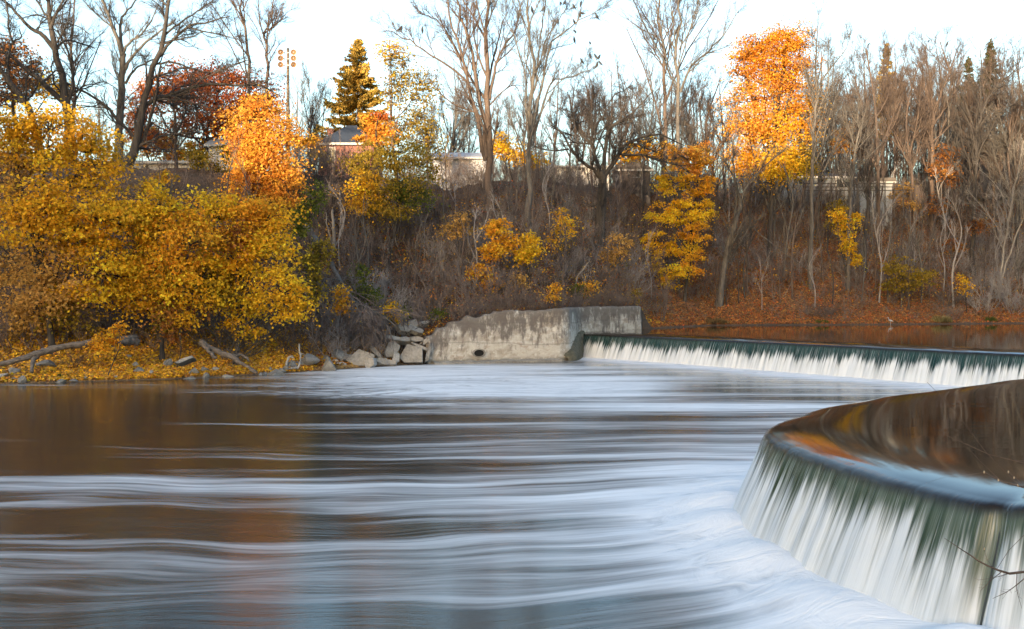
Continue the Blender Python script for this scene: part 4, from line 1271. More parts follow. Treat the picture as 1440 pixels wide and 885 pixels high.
# ------------------------------------------------------------------ old concrete wall
def concrete_wall():
    P, s = resample(np.array(WALL, float), .16)
    for _ in range(3):
        P[1:-1] = (P[:-2] + 2 * P[1:-1] + P[2:]) / 4
    T = unit(np.gradient(P, axis=0))
    N = np.stack([T[:, 1], -T[:, 0]], 1)
    n = len(P)
    top = walltop(P[:, 0]) + n1d(s, 1.4, 21) * .03 + n1d(s, 5., 22) * .03 + np.where((s > 1) & (s < 7), n1d(s, 1.3, 23) * .08, 0)
    hz = np.linspace(0, 1, 22)
    rows = []
    for i in range(n):
        z = -.8 + (top[i] + .8) * hz
        batter = .16 * (1 - hz)
        rough = .016 * wob(np.full(22, s[i] * 2.2), z * 2.2) + .012 * wob(np.full(22, s[i] * 5), z * 5)
        q = P[i][None] + N[i][None] * (batter + rough)[:, None]
        front = np.column_stack([q, z])
        back = np.array([[*(P[i] - N[i] * .55), top[i] + .02], [*(P[i] - N[i] * .6), -.8]])
        rows.append(np.vstack([front, [[*(P[i] - N[i] * .12), top[i] + .04]], back]))
    V = np.stack(rows)
    m = V.shape[1]
    i, j = np.meshgrid(np.arange(n - 1), np.arange(m - 1), indexing='ij')
    a = i * m + j
    f = np.stack([a, a + m, a + m + 1, a + 1], -1).reshape(-1, 4)
    caps = [np.arange(m)[None, :], ((n - 1) * m + np.arange(m))[None, ::-1]]
    t = NT('stained old concrete')
    u = t.attr('wall', 'Vector')
    sx = t.n('SeparateXYZ')
    t.set(sx.inputs[0], u)
    n1 = t.noise(t.vmul(u, (.5, .5, 1)), 1., 6, .65)
    n2 = t.noise(t.vmul(u, (3, 3, 1)), 1., 5, .65)
    st = t.noise(t.vmul(u, (3.2, .12, 1)), 1., 7, .72)
    st2 = t.noise(t.vmul(u, (.55, .12, 1)), 1., 3, .6)
    c = t.mix(t.rng(n1, .35, .65), (.27, .235, .19), (.50, .48, .43))
    c = t.mix(t.math('MULTIPLY', t.rng(n2, .5, .7), .6), c, (.64, .625, .58))
    c = t.mix(t.math('MULTIPLY', t.rng(n1, .55, .68), .6), c, (.20, .125, .075))
    topd = t.rng(sx.outputs[2], 2.9, .0, 0., 1., False)
    dark = t.rng(t.math('ADD', t.math('ADD', st, t.math('MULTIPLY', st2, .5)), t.math('MULTIPLY', topd, .30)), .80, 1.02)
    c = t.mix(t.math('MULTIPLY', dark, .85), c, (.085, .07, .062))
    c = t.mix(t.math('MULTIPLY', t.rng(sx.outputs[1], .5, .1), t.rng(n2, .3, .6)), c, (.12, .11, .085))
    line = t.n('TexWave', Scale=.22, Distortion=1.6, wave_type='BANDS', bands_direction='Y')
    t.set(line.inputs['Vector'], u)
    c = t.mix(t.math('MULTIPLY', t.rng(line.outputs['Fac'], .02, 0.), .35), c, (.1, .09, .08))
    p = principled(t, c, .9)
    t.set(p.inputs['Normal'], t.bump(t.math('ADD', n2, n1), .6, .08))
    uv = np.stack([np.broadcast_to(s[:, None], (n, m)), V[:, :, 2], np.broadcast_to(top[:, None], (n, m)) - V[:, :, 2]], -1).reshape(-1, 3)
    e = empty('concrete_wall', (P[0][0], P[0][1], 0), 'old stained pale concrete retaining wall at the river edge next to the far falls', 'wall')
    o = np.array([P[0][0], P[0][1], 0])
    child('wall', mesh_np('wall', V.reshape(-1, 3) - o, [f] + caps, t.end(p), smooth=False, attrs={'wall': uv}), e)
    # footing ledge
    mb = MB()
    k0, k1 = 2, int(np.argmin(np.abs(s - 10.2)))
    for k in range(k0, k1, 3):
        a_, b_ = P[k], P[min(k + 3, k1)]
        na, nb = N[k], N[min(k + 3, k1)]
        za, zb = .17 + .05 * math.sin(k), .17 + .05 * math.sin(k + 3)
        w = .75
        pts = [(*(a_ + na * .02), -.5), (*(b_ + nb * .02), -.5), (*(b_ + nb * w), -.5), (*(a_ + na * w), -.5), (*(a_ + na * .02), za + .05), (*(b_ + nb * .02), zb + .05), (*(b_ + nb * w), zb - .05), (*(a_ + na * w), za - .05)]
        mb.add([np.array(q) - o for q in pts], [(4, 5, 6, 7), (3, 2, 6, 7)[::-1], (0, 1, 5, 4)])
    mb.build('footing', M['slab'], e)
    # drain pipe
    k = int(np.argmin(np.abs(s - 3.9)))
    c0 = np.array([*(P[k] + N[k] * .19), .72]) - o
    d = np.array([*N[k], 0])
    side = np.array([*T[k], 0])
    ang = np.linspace(0, 2 * PI, 21)[:-1]
    mb = MB()
    v = []
    for r, off in ((.40, -.1), (.40, .06), (.31, .06), (.30, -.04)):
        v += [c0 + d * off + side * math.cos(a) * r * 1.25 + np.array([0, 0, 1]) * math.sin(a) * r * .8 for a in ang]
    fs = [(q * 20 + i, q * 20 + (i + 1) % 20, (q + 1) * 20 + (i + 1) % 20, (q + 1) * 20 + i) for q in range(3) for i in range(20)]
    mb.add(v, fs)
    pp = mb.build('drain_pipe', M['slab'], e)
    mb = MB().add(v[60:80], [tuple(range(20))])  # black disc painted in place of the shade inside the pipe
    blk = NT('painted pipe shade')
    mb.build('pipe_shade', blk.end(principled(blk, (.004, .004, .004), .9)), pp)
    # mossy abutment where the far falls meet the wall
    mb = MB()
    pts = [(3.95, 74.95), (4.65, 75.7), (5.35, 79.3), (5.9, 80.6)]
    Q, qs = resample(catmull(pts, 60), .2)
    v = []
    for k, q in enumerate(Q):
        tq = k / (len(Q) - 1)
        h = lerp(.35, 2.0, tq ** .7)
        for a, zz in ((-.5, -.6), (-.5, h + .12), (-.05, h + .06 + .04 * math.sin(k * 2.)), (.28 + .06 * math.sin(k * 1.7), h * .55), (.42, -.6)):
            nn = np.array([.93, -.36])
            v.append(np.array([*(q + nn * a), zz]) - o)
    nq = len(Q)
    mb.add(v, [(i * 5 + j, (i + 1) * 5 + j, (i + 1) * 5 + j + 1, i * 5 + j + 1) for i in range(nq - 1) for j in range(4)])
    mb.build('abutment', noisy('mossy wet concrete', (.03, .032, .018), (.13, .115, .075), 3, .8, .6, .05), e, True)


concrete_wall()


# ------------------------------------------------------------------ rocks, slabs, logs
def rock_mesh(seed, mat, sharp=0.):
    r = np.random.default_rng(seed)
    import bmesh
    bm = bmesh.new()
    bmesh.ops.create_icosphere(bm, subdivisions=3, radius=1)
    planes = [(unit(r.normal(size=3)), r.uniform(.5, .85)) for _ in range(9)]
    for v in bm.verts:
        p = np.array(v.co)
        for nn, d in planes:
            k = p @ nn - d
            if k > 0: p = p - nn * k * .92
        p = p * (1 + .07 * math.sin(p[0] * 5 + seed) * math.cos(p[1] * 4 + p[2] * 6))
        v.co = p
    me = D.meshes.new('rock')
    bm.to_mesh(me)
    bm.free()
    me.materials.append(M[mat])
    return me


ROCKS = [rock_mesh(70 + k, 'rock') for k in range(5)]
ROCKP = [rock_mesh(80 + k, 'rock_pale') for k in range(4)]
rr = np.random.default_rng(66)


def rock(px, py, hw, hh, lab, group, pale=False, mesh=None, zr=0):
    # stands where its foot (column px, row py) meets the ground
    Y = 60.
    for _ in range(60):
        x = (px - CX) / F * Y
        z = max(float(terrain(x, Y)), 0.0 if x < 11 else POOL)
        Y = Y + ((CZ - z) / max(py - HY, 1) * F - Y) * .5
    k = mesh if mesh is not None else int(rr.integers(0, 4))
    o = link('rock', (ROCKP if pale else ROCKS)[k])
    z = float(terrain((px - CX) / F * Y, Y))
    sx, sz = hw / F * Y * 1.18, hh / F * Y * 1.2
    o.location = ((px - CX) / F * Y, Y, z + sz * .55)
    o.scale = (sx, sx * rr.uniform(.6, .9), sz)
    o.rotation_euler = (rr.normal() * .12, rr.normal() * .12, rr.uniform(-.4, .4) + zr)
    return tag(o, lab, 'rock', group)


GR = 'small rocks along the leafy shore'
for a in ((19, 525, 8, 5, 'round pale grey stone lying beneath the low end of the long fallen log', None, True), (32, 534, 6, 6, 'upright grey stone at the water edge in front of the log fork', None),
          (66, 517, 15, 5, 'long dark rock lying in the fork under the long fallen log', None), (158, 516, 10, 5.5, 'flat grey rock by itself on the golden leaf litter', None),
          (179, 510, 9, 4.5, 'wider of two touching grey rocks below the log root end', None), (195, 510, 7, 4.5, 'narrower of two touching grey rocks below the log root end', None),
          (181, 519, 3.5, 2.8, GR[:-1], GR, True), (190, 520, 4.5, 4, GR[:-1], GR, True), (213, 530, 3, 3, GR[:-1], GR, True), (193, 525, 3, 2, GR[:-1], GR, True), (120, 535, 3, 2, GR[:-1], GR), (163, 534, 3, 2, GR[:-1], GR, True),
          (85, 538, 9, 2.5, GR[:-1], GR), (104, 537, 6, 2, GR[:-1], GR), (20, 537, 5, 2, GR[:-1], GR), (4, 530, 7, 3, GR[:-1], GR, True), (237, 518, 7, 6, 'rounded grey rock at the low end of the slanted flat slab', None), (268, 516, 11, 6.5, 'blocky grey rock just below the slanted flat slab', None),
          (287, 522, 6, 4, GR[:-1], GR), (302, 522, 6, 3.5, GR[:-1], GR, True), (321, 526, 10, 4.5, 'smooth pale boulder half in the water near the tilted log tip', None, True), (346, 522, 6, 3.5, GR[:-1], GR),
          (346, 500, 15, 9, 'dark mossy boulder tucked behind the tilted log', None), (350, 514, 7, 5, GR[:-1], GR), (388, 516, 16, 9, 'large two-toned grey boulder beside the bleached driftwood roots', None), (434, 518, 16, 9, 'broad dark boulder just past the bleached driftwood roots', None), (462, 518, 12, 13, 'tall grey boulder at the start of the rubble heap', None), (410, 517, 7, 6, GR[:-1], GR),
          (240, 505, 6, 6, GR[:-1], GR), (273, 500, 8, 5, GR[:-1], GR), (290, 512, 5, 4, GR[:-1], GR), (275, 529, 3, 2.5, GR[:-1], GR, True), (250, 531, 4, 2, GR[:-1], GR), (60, 483, 22, 5, 'dark ledge of rock behind the long fallen log', None), (22, 479, 14, 4, 'dark flat rock under the pale foliage behind the log', None),
          (1036, 460, 15, 7, 'single pale grey boulder at the pool edge beside dry grass', None, True), (1022, 461, 6, 4, 'small grey stone leaning on the pale boulder in the pool', None)):
    rock(*a)

for k in range(22):
    px_ = 368 + k * 5.4 + rr.uniform(-2, 2)
    lin = float(np.interp(px_, [368, 400, 440, 490], [527, 525, 520.5, 518.5]))
    rock(px_, lin - rr.uniform(0, 7), rr.uniform(2.5, 7), rr.uniform(2, 5), 'small broken rock in the stony strip leading to the rubble heap', 'small broken rocks in the stony strip', k % 4 == 0)


def slab(px, py, Y, w, h, d, rx, ry, rz, lab, group=None, mat='slab'):
    """a broken concrete slab: an irregular prism"""
    r = np.random.default_rng(int(px * 7 + py))
    n = int(r.integers(5, 7))
    an = np.sort(np.linspace(0, 2 * PI, n, endpoint=False) + r.uniform(-.3, .3, n) + PI / n)
    pl = np.stack([np.sign(np.cos(an)) * np.abs(np.cos(an)) ** .7 * w * r.uniform(.85, 1.1, n), np.sign(np.sin(an)) * np.abs(np.sin(an)) ** .7 * h * r.uniform(.85, 1.1, n)], 1)
    v, b = [], .05
    for yy, k in ((-d / 2, .94), (-d / 2 + b, 1), (d / 2 - b, 1), (d / 2, .95)):
        v += [(p[0] * k, yy + r.normal() * .015, p[1] * k) for p in pl]
    f = [tuple(range(n)), tuple(3 * n + i for i in range(n))[::-1]] + [(q * n + i, q * n + n * 1 + i, q * n + n + (i + 1) % n, q * n + (i + 1) % n) for q in range(3) for i in range(n)]
    o = MB().add(v, f).build('concrete_slab', M[mat])
    o.location = [float(q) for q in W(px, py, Y)]
    o.rotation_euler = (rx, ry, rz)
    return tag(o, lab, 'concrete slab', group)


GS = 'broken concrete pieces in the rubble heap'
slab(580, 500, 70.6, .92, .72, .6, -.25, .05, .1, 'largest square concrete block leaning against the wall end')
slab(507, 507, 68.2, .95, .65, .9, -.35, .1, .2, 'big pale two-faced boulder of concrete at the water in the rubble')
slab(521, 510, 67.8, .4, .5, .5, -.1, -.2, -.3, 'small bright white block stuck to the big pale concrete boulder', mat='rock_pale')
slab(551, 492, 70.3, .5, .75, .35, -.3, .45, .2, 'upright tilted slab beside the largest square concrete block')
slab(557, 503, 69.8, .26, .5, .35, -.3, .15, .1, 'narrow whitish slab propped in front of the upright tilted slab', mat='rock_pale')
slab(540, 512, 69.2, .9, .28, .8, -.5, .1, .2, GS, GS)
slab(528, 496, 69.3, .65, .2, .5, -.3, .8, .1, 'thin dark slab lying diagonally behind the rubble boulder')
slab(536, 509, 68.9, .5, .3, .5, -.4, .2, .3, GS, GS)
slab(478, 502, 68.1, .6, .42, .5, -.5, .5, .5, 'dark blue-grey angular slab in the rubble', mat='rock')
slab(465, 513, 67.4, .75, .18, .5, -.6, -.35, .2, GS, GS)
slab(478, 516, 67.0, .42, .32, .4, -.5, .1, .3, GS, GS)
slab(464, 519, 66.7, .45, .16, .4, -.4, 0, .1, GS, GS)
slab(486, 519, 67.2, .5, .16, .4, -.4, 0, .3, GS, GS)
slab(490, 503, 68.6, .34, .26, .3, -.4, .2, .3, GS, GS)
slab(602, 497, 71.1, .16, .85, .5, -.1, .25, .1, 'dark narrow slab wedged upright against the wall end', mat='rock')
slab(590, 489, 71.3, .75, .15, .6, -.3, .45, .2, 'long thin slab tilted over the largest square block')
slab(597, 482, 71.6, .5, .18, .5, -.3, -.6, .2, GS, GS)
slab(586, 478, 72.0, .55, .22, .5, -.3, .1, .1, GS, GS)
slab(571, 480, 72.1, .5, .25, .5, -.7, .1, .3, GS, GS)
slab(566, 462, 73.2, .7, .6, .5, -.85, .3, .2, 'broad grey slab high on the rubble slope')
slab(580, 458, 73.8, .5, .45, .45, -.8, -.3, .3, GS, GS)
slab(586, 466, 73.1, .5, .3, .45, -.7, .3, .3, GS, GS)
slab(596, 456, 74.0, .4, .2, .4, -.8, -.2, .3, GS, GS)
slab(562, 446, 75.0, .6, .5, .4, -.9, .2, .1, 'topmost grey slab of the rubble slope')
slab(553, 478, 71.3, .65, .2, .6, -.6, .2, .2, GS, GS)
slab(262, 508, 57.6, .62, .12, .6, -.4, -.35, .1, 'slanted flat slab resting on rocks under the tilted log', mat='rock')


def log_obj(name, label, parts, mat='driftwood'):
    """parts: [(pts world, r0, r1, partname)]"""
    b = np.asarray(parts[0][0][0], float)
    e = empty(name, b, label, 'log' if 'log' in name else 'driftwood')
    global rng
    rng = np.random.default_rng(int(abs(b[0] * 10)))
    for pts, r0, r1, pn in parts:
        P = catmull(pts, 18)
        P[1:-1] += rng.normal(size=(16, 3)) * .025
        R = np.linspace(r0, r1, 18) * (1 + .12 * rng.normal(size=18))
        v, f = tubes(P[None], R[None], 9)
        caps = [np.arange(9)[None, ::-1], (17 * 9 + np.arange(9))[None]]
        child(pn, mesh_np(pn, v - b, [f] + caps, M[mat], smooth=True), e)
    return e


def tw_up(px, py, Y): return W(px, py, Y)


log_obj('fallen_log', 'long grey fallen log lying along the leafy shore with one forked leg',
        [([W(192, 474, 59.8), W(165, 480, 58.9), W(120, 483, 58), W(70, 492, 57), W(30, 504, 56.2), W(-12, 516, 55.6)], .25, .14, 'trunk'), ([W(64, 492, 57), W(50, 503, 56.6), W(45, 512, 56), W(44, 524, 55.6)], .17, .09, 'limb'), ([W(170, 482, 59), W(185, 481, 59.2), W(196, 482, 59.4)], .2, .17, 'limb')])
log_obj('fallen_log', 'brown trunk tilted down to the water from a tangle of brush',
        [([W(283, 482, 60.6), W(300, 492, 60), W(325, 502, 59.2), W(345, 514, 58.2), W(361, 524, 57.6)], .21, .09, 'trunk'), ([W(300, 492, 60), W(320, 499, 60), W(340, 500, 60.2), W(350, 508, 59.8)], .12, .06, 'limb'), ([W(285, 484, 60), W(297, 497, 59.3), W(304, 505, 59)], .14, .07, 'limb')])
log_obj('driftwood', 'bleached curling driftwood roots standing between two boulders at the waterline',
        [([W(404, 521, 63.4), W(403, 510, 63.6), W(407, 502, 63.8), W(413, 503, 63.8)], .1, .07, 'root'), ([W(404, 521, 63.4), W(412, 521, 63.4), W(420, 516, 63.5), W(422, 505, 63.8), W(421, 484, 64)], .09, .05, 'root'), ([W(403, 520, 63.4), W(411, 518, 63.2), W(420, 517, 63.2)], .06, .04, 'root'), ([W(421, 496, 64), W(428, 500, 64), W(432, 508, 64)], .04, .02, 'root')], 'rock_pale')
log_obj('fallen_log', 'mossy leaning dead trunk between the bright orange maple and the grey brush',
        [([W(428, 318, 76), W(440, 332, 75), W(447, 345, 74)], .3, .24, 'trunk')], 'bark_grey')
log_obj('fallen_log', 'thin pole of dead wood lying down the bank under the orange maple',
        [([W(416, 398, 72), W(440, 428, 70.5), W(462, 448, 69.5), W(473, 468, 68.8)], .13, .07, 'trunk')], 'bark_brown')
log_obj('fallen_log', 'thin grey dead branch fallen diagonally across the brown slope beside the leaning grey trunk',
        [([W(1055, 318, 108), W(1095, 350, 105), W(1140, 382, 104)], .06, .03, 'trunk')], 'bark_grey')

# brushy tangles at the shore that read as shrubs of their own
global_brush = brush_mesh(777, 2.3, 16, .8)
for px, py_s, s, hh, lab in ((318, 0, 4.2, 1.35, 'bare grey tangle of brush above the tilted trunk'), (105, 0, 2.6, .45, 'small tangle of roots and twigs under the long fallen log'), (430, 0, 3.6, .95, 'bare twiggy bush behind the bleached driftwood roots'),
                            (1165, 0, 2.2, 1.0, 'dense brown twiggy bush at the pool edge by the dark ivy'), (1330, 0, 6, 1.1, 'grey twiggy bush on the slope above the dry grass clump')):
    Y = s_of(px, s)
    b = G(px, Y)
    v, f = global_brush
    o = link('bare_bush', mesh_np('bare_bush', v * np.array([hh * 1.1, hh, hh * .95]), [f], M['bark_grey' if px in (318, 1330) else 'bark_brown']))
    o.location = [float(q) for q in b]
    o.rotation_euler = (0, 0, px * .7)
    tag(o, lab, 'bush')


def grass_tuft(px, s, h, w, n, lab, cols):
    global rng
    rng = np.random.default_rng(px)
    b = G(px, s_of(px, s))
    a = rng.uniform(0, 2 * PI, n)
    rad = rng.uniform(0, 1, n) ** .5 * w
    p0 = np.stack([np.cos(a) * rad, np.sin(a) * rad * .7, np.full(n, -.08)], 1)
    L = (h * rng.uniform(.3, 1.15, n) * (1 - .75 * (rad / w) ** 2))[:, None]
    out = np.stack([np.cos(a), np.sin(a), np.zeros(n)], 1) * rng.uniform(.1, .5, (n, 1))
    p1 = p0 + np.array([0, 0, 1]) * L * .6 + out * L * .3
    p2 = p0 + np.array([0, 0, .85]) * L + out * L
    side = np.stack([-np.sin(a + 1), np.cos(a + 1), np.zeros(n)], 1) * .028
    v = np.stack([p0 - side, p0 + side, p1 + side * .7, p1 - side * .7, p2], 1).reshape(-1, 3)
    i = np.arange(n)[:, None] * 5
    col = np.repeat(np.array(cols)[rng.integers(0, len(cols), n)] * rng.uniform(.6, 1.2, (n, 1)), 5, axis=0)
    o = link('grass_clump', mesh_np('grass_clump', v, [np.hstack([i, i + 1, i + 2, i + 3]), np.hstack([i + 3, i + 2, i + 4])], M['leaf'], colors=col))
    o.location = [float(q) for q in b]
    tag(o, lab, 'grass')


DRY = [(.34, .28, .13), (.42, .35, .17), (.26, .2, .09), (.2, .19, .07)]
GRN = [(.08, .13, .03), (.12, .16, .04), (.07, .09, .03)]
grass_tuft(1323, .9, 1.0, 1.2, 900, 'round clump of dry straw coloured grass at the pool edge', DRY)
grass_tuft(1005, .9, .8, 1.5, 700, 'brown dry grass beside the pale grey boulder in the pool', [(.2, .14, .07), (.26, .19, .09), (.14, .1, .05)])
grass_tuft(1393, .9, .8, .7, 400, 'dark green grassy clump at the pool edge beyond the straw coloured clump', GRN)
grass_tuft(1155, .9, .5, .9, 300, 'low green plant patch at the pool edge under the brown twiggy bush', GRN)
grass_tuft(87, 1.2, .3, .7, 260, 'small patch of green grass in the golden leaves near the waterline', GRN)

# ------------------------------------------------------------------ buildings and the like on the plateau
def flat(name, col, rough=.7):
    t = NT(name)
    return noisy(name, tuple(c * .8 for c in col), tuple(min(1, c * 1.15) for c in col), 1.2, rough, .15, .02)


MAT = dict(brick=None, roof=flat('dark slate roof', (.03, .04, .058)), white=flat('white siding', (.36, .37, .4)), cream=flat('pale cladding', (.45, .43, .4)), dark=flat('dark timber', (.06, .05, .045)),
           trim=flat('white trim', (.4, .395, .38)), brownroof=flat('brown roof', (.10, .085, .075)), metal=flat('grey metal', (.3, .32, .34), .5), blue=flat('blue grey sheet', (.12, .17, .26)), pole=flat('weathered pole wood', (.15, .115, .08)))
g_ = NT('window glass')
MAT['glass'] = g_.end(principled(g_, (.02, .025, .03), .05))


def brick_mat():
    t = NT('red brick')
    c = t.n('TexCoord').outputs['Object']
    mp = t.n('Mapping')
    t.set(mp.inputs[0], c)
    mp.inputs['Rotation'].default_value = (PI / 2, 0, 0)
    b = t.n('TexBrick', Scale=4.)
    t.set(b.inputs['Vector'], mp.outputs[0])
    b.inputs['Color1'].default_value = (.23, .07, .05, 1)
    b.inputs['Color2'].default_value = (.16, .055, .042, 1)
    b.inputs['Mortar'].default_value = (.25, .2, .18, 1)
    return t.end(principled(t, b.outputs[0], .9))


MAT['brick'] = brick_mat()


def house(name, label, cx, Y, w, d, zb, hwall, hroof, wallm, roofm, roof='hip', windows=(), chimney=None, over=.35, rot=0., cat='house'):
    x = (cx - CX) / F * Y
    e = empty(name, (x, Y, zb), label, cat)
    MB().box(-w / 2, w / 2, 0, d, -5, hwall).build('wall', MAT[wallm], e)
    r = MB()
    z0, o_ = hwall + .01, over
    if roof == 'hip':
        k = min(w, d) * .42
        v = [(-w / 2 - o_, -o_, z0), (w / 2 + o_, -o_, z0), (w / 2 + o_, d + o_, z0), (-w / 2 - o_, d + o_, z0), (-w / 2 + k, d / 2, z0 + hroof), (w / 2 - k, d / 2, z0 + hroof)]
        r.add(v, [(0, 1, 5, 4), (1, 2, 5), (2, 3, 4, 5), (3, 0, 4), (3, 2, 1, 0)])
    elif roof == 'gable_x':
        v = [(-w / 2 - o_, -o_, z0), (w / 2 + o_, -o_, z0), (w / 2 + o_, d + o_, z0), (-w / 2 - o_, d + o_, z0), (-w / 2 - o_, d / 2, z0 + hroof), (w / 2 + o_, d / 2, z0 + hroof)]
        r.add(v, [(0, 1, 5, 4), (1, 2, 5), (2, 3, 4, 5), (3, 0, 4), (3, 2, 1, 0)])
    elif roof == 'gable_y':
        v = [(-w / 2 - o_, -o_, z0), (w / 2 + o_, -o_, z0), (w / 2 + o_, d + o_, z0), (-w / 2 - o_, d + o_, z0), (0, -o_, z0 + hroof), (0, d + o_, z0 + hroof)]
        r.add(v, [(0, 1, 4), (1, 2, 5, 4), (2, 3, 5), (3, 0, 4, 5), (3, 2, 1, 0)])
    else:
        r.box(-w / 2 - o_, w / 2 + o_, -o_, d + o_, z0, z0 + hroof)
    ro = r.build('roof', MAT[roofm], e)
    MB().box(-w / 2 - o_ - .02, w / 2 + o_ + .02, -o_ - .06, -o_ - .005, z0 - .2, z0 + .02).build('fascia', MAT['trim'], e)
    if chimney:
        xx, yy, s, zt = chimney
        c = MB().box(xx - s, xx + s, yy - s, yy + s, hwall, zt)
        c.box(xx - s - .08, xx + s + .08, yy - s - .08, yy + s + .08, zt + .003, zt + .2)
        ch = c.build('chimney', MAT['brick'], ro)
    for (wx, wz, ww, wh) in windows:
        fr = MB()
        for a in ((-ww / 2 - .1, -ww / 2, 0, wh), (ww / 2, ww / 2 + .1, 0, wh), (-ww / 2 - .1, ww / 2 + .1, -.12, -.002), (-ww / 2 - .1, ww / 2 + .1, wh + .002, wh + .12), (-.03, .03, .002, wh - .002)):
            fr.box(wx + a[0], wx + a[1], -.07, -.003, wz + a[2], wz + a[3])
        wo = fr.build('window', MAT['trim'], e)
        MB().box(wx - ww / 2, wx + ww / 2, -.035, -.004, wz, wz + wh).build('pane', MAT['glass'], wo)
    return e


zz = lambda py, Y: CZ + (HY - py) / F * Y
house('brick_house', 'red brick house with dark slate hip roof and chimney above the bank', 487, 99, 5.4, 7, zz(232, 99), zz(202, 99) - zz(232, 99), 2.4, 'brick', 'roof', 'hip', [(-1.45, .45, .55, 1.2)], (-2.5, 5.5, .3, zz(172, 99) - zz(232, 99)))
house('white_building', 'low white building with pale roof behind the many-stemmed bare tree', 646, 112, 6.2, 6, zz(238, 112), zz(222, 112) - zz(238, 112), 1.0, 'white', 'white', 'gable_x', [(-1.2, .2, .7, .6)], cat='building')
house('pale_building', 'long low pale roofed building beyond the gnarled tree', 800, 118, 9.5, 6, zz(240, 118), zz(234, 118) - zz(240, 118), .5, 'cream', 'white', 'gable_x', [(-2, .0, .8, .4), (1.5, .0, .8, .4)], cat='building')
house('glass_gabled_building', 'small dark building with white gable trim and greenish window behind the gnarled tree', 892, 124, 4.0, 4, zz(250, 124), zz(239, 124) - zz(250, 124), 1.4, 'dark', 'brownroof', 'gable_y', [(0, .1, 1.3, .7)], cat='building')
house('white_house', 'white walled low house with dark roof and wide windows behind the pale trunk', 1160, 134, 11.5, 7, zz(264, 134), zz(249, 134) - zz(264, 134), .9, 'metal', 'brownroof', 'gable_x', [(2.6, .1, 2.0, 1.0), (-.6, .5, .8, .6), (-3.6, .5, 1.2, .6)])
house('garden_shed', 'grey metal garden shed with white trim beside the white walled house', 1232, 130, 4.2, 3, zz(268, 130), zz(256, 130) - zz(268, 130), .5, 'metal', 'brownroof', 'flat', [(-.9, .1, .9, .5)], cat='shed')
house('timber_house', 'dark timber house with pale eaves high in the wood behind arching limbs', 1420, 140, 8.5, 7, zz(228, 140), zz(190, 140) - zz(228, 140), .8, 'dark', 'brownroof', 'gable_x', [(-2.2, 2.2, 1.4, 1.1), (1, 2.2, 1.4, 1.1), (1, .4, 1.4, 1)])
house('sunlit_cottage', 'small pale cottage with brick chimney catching sun behind the leafy olive bush', 312, 98, 2.6, 4, zz(232, 98), zz(204, 98) - zz(232, 98), .9, 'cream', 'metal', 'gable_x', [(.3, .5, .6, .9)], (.2, 2.5, .28, zz(168, 98) - zz(232, 98)))
house('blue_shed', 'low blue grey shed roof on the plateau behind the bare trunks', 226, 97, 6.6, 4, zz(238, 97), zz(228, 97) - zz(238, 97), .4, 'cream', 'blue', 'gable_x', [(-1.5, .0, .7, .4)], cat='shed')


def fence(label, px0, px1, Y, zb, zt, n, mat):
    x0, x1 = (px0 - CX) / F * Y, (px1 - CX) / F * Y
    e = empty('fence', (x0, Y, zb), label, 'fence')
    for k in range(n):
        x = (x1 - x0) * k / (n - 1)
        MB().box(x - .05, x + .05, -.05, .05, -3, zt - zb).build('post', MAT[mat], e)
    for z in (.25, .55, .85):
        MB().box(-.05, x1 - x0 + .05, -.085, -.053, (zt - zb) * z - .06, (zt - zb) * z + .06).build('rail', MAT[mat], e)


fence('weathered grey wooden rail fence along the plateau behind the bare trunks', 150, 200, 88, zz(242, 88), zz(216, 88), 5, 'metal')
fence('pale wooden railing in front of the sunlit cottage', 296, 330, 92, zz(240, 92), zz(222, 92), 6, 'trim')
fence('thin dark wire fence along the top of the brown slope', 1130, 1270, 122, zz(272, 122), zz(256, 122), 12, 'dark')


def light_pole():
    Y = 96
    b = G(405, Y)
    zt = zz(68, Y)
    e = empty('floodlight_pole', b, 'tall wooden pole carrying six round floodlights in two columns', 'floodlight pole')
    MB().tube([(0, 0, -.5), (0, 0, 6), (0, 0, zt - b[2])], [.2, .17, .12], 10).build('pole', MAT['pole'], e, True)
    for py in (75, 83.5, 92.5):
        z = zz(py, Y) - b[2]
        MB().box(-.72, .72, -.19, -.1, z - .045, z + .045).build('crossarm', MAT['metal'], e)
        for s in (-1, 1):
            # bowl reflector lamp facing the river
            v, f = [], []
            pr = [(.06, .12), (.17, .06), (.26, -.08), (.285, -.2), (.265, -.2), (.2, -.09), (.1, -.02), (0.01, 0.0)]
            for r_, yy in pr:
                v += [(s * .62 + r_ * math.cos(q), yy - .22, z + r_ * math.sin(q)) for q in np.linspace(0, 2 * PI, 15)[:-1]]
            for q in range(len(pr) - 1):
                f += [(q * 14 + i, q * 14 + (i + 1) % 14, (q + 1) * 14 + (i + 1) % 14, (q + 1) * 14 + i) for i in range(14)]
            lo = MB().add(v, f).build('lamp', MAT['copper'], e, True)
            MB().ball((s * .62, -.36, z), (.07, .09, .07), 8, 6).build('bulb', MAT['trim'], lo, True)


cp = NT('warm metal reflector')
MAT['copper'] = cp.end(principled(cp, (.42, .27, .16), .35, Metallic=.6))
light_pole()

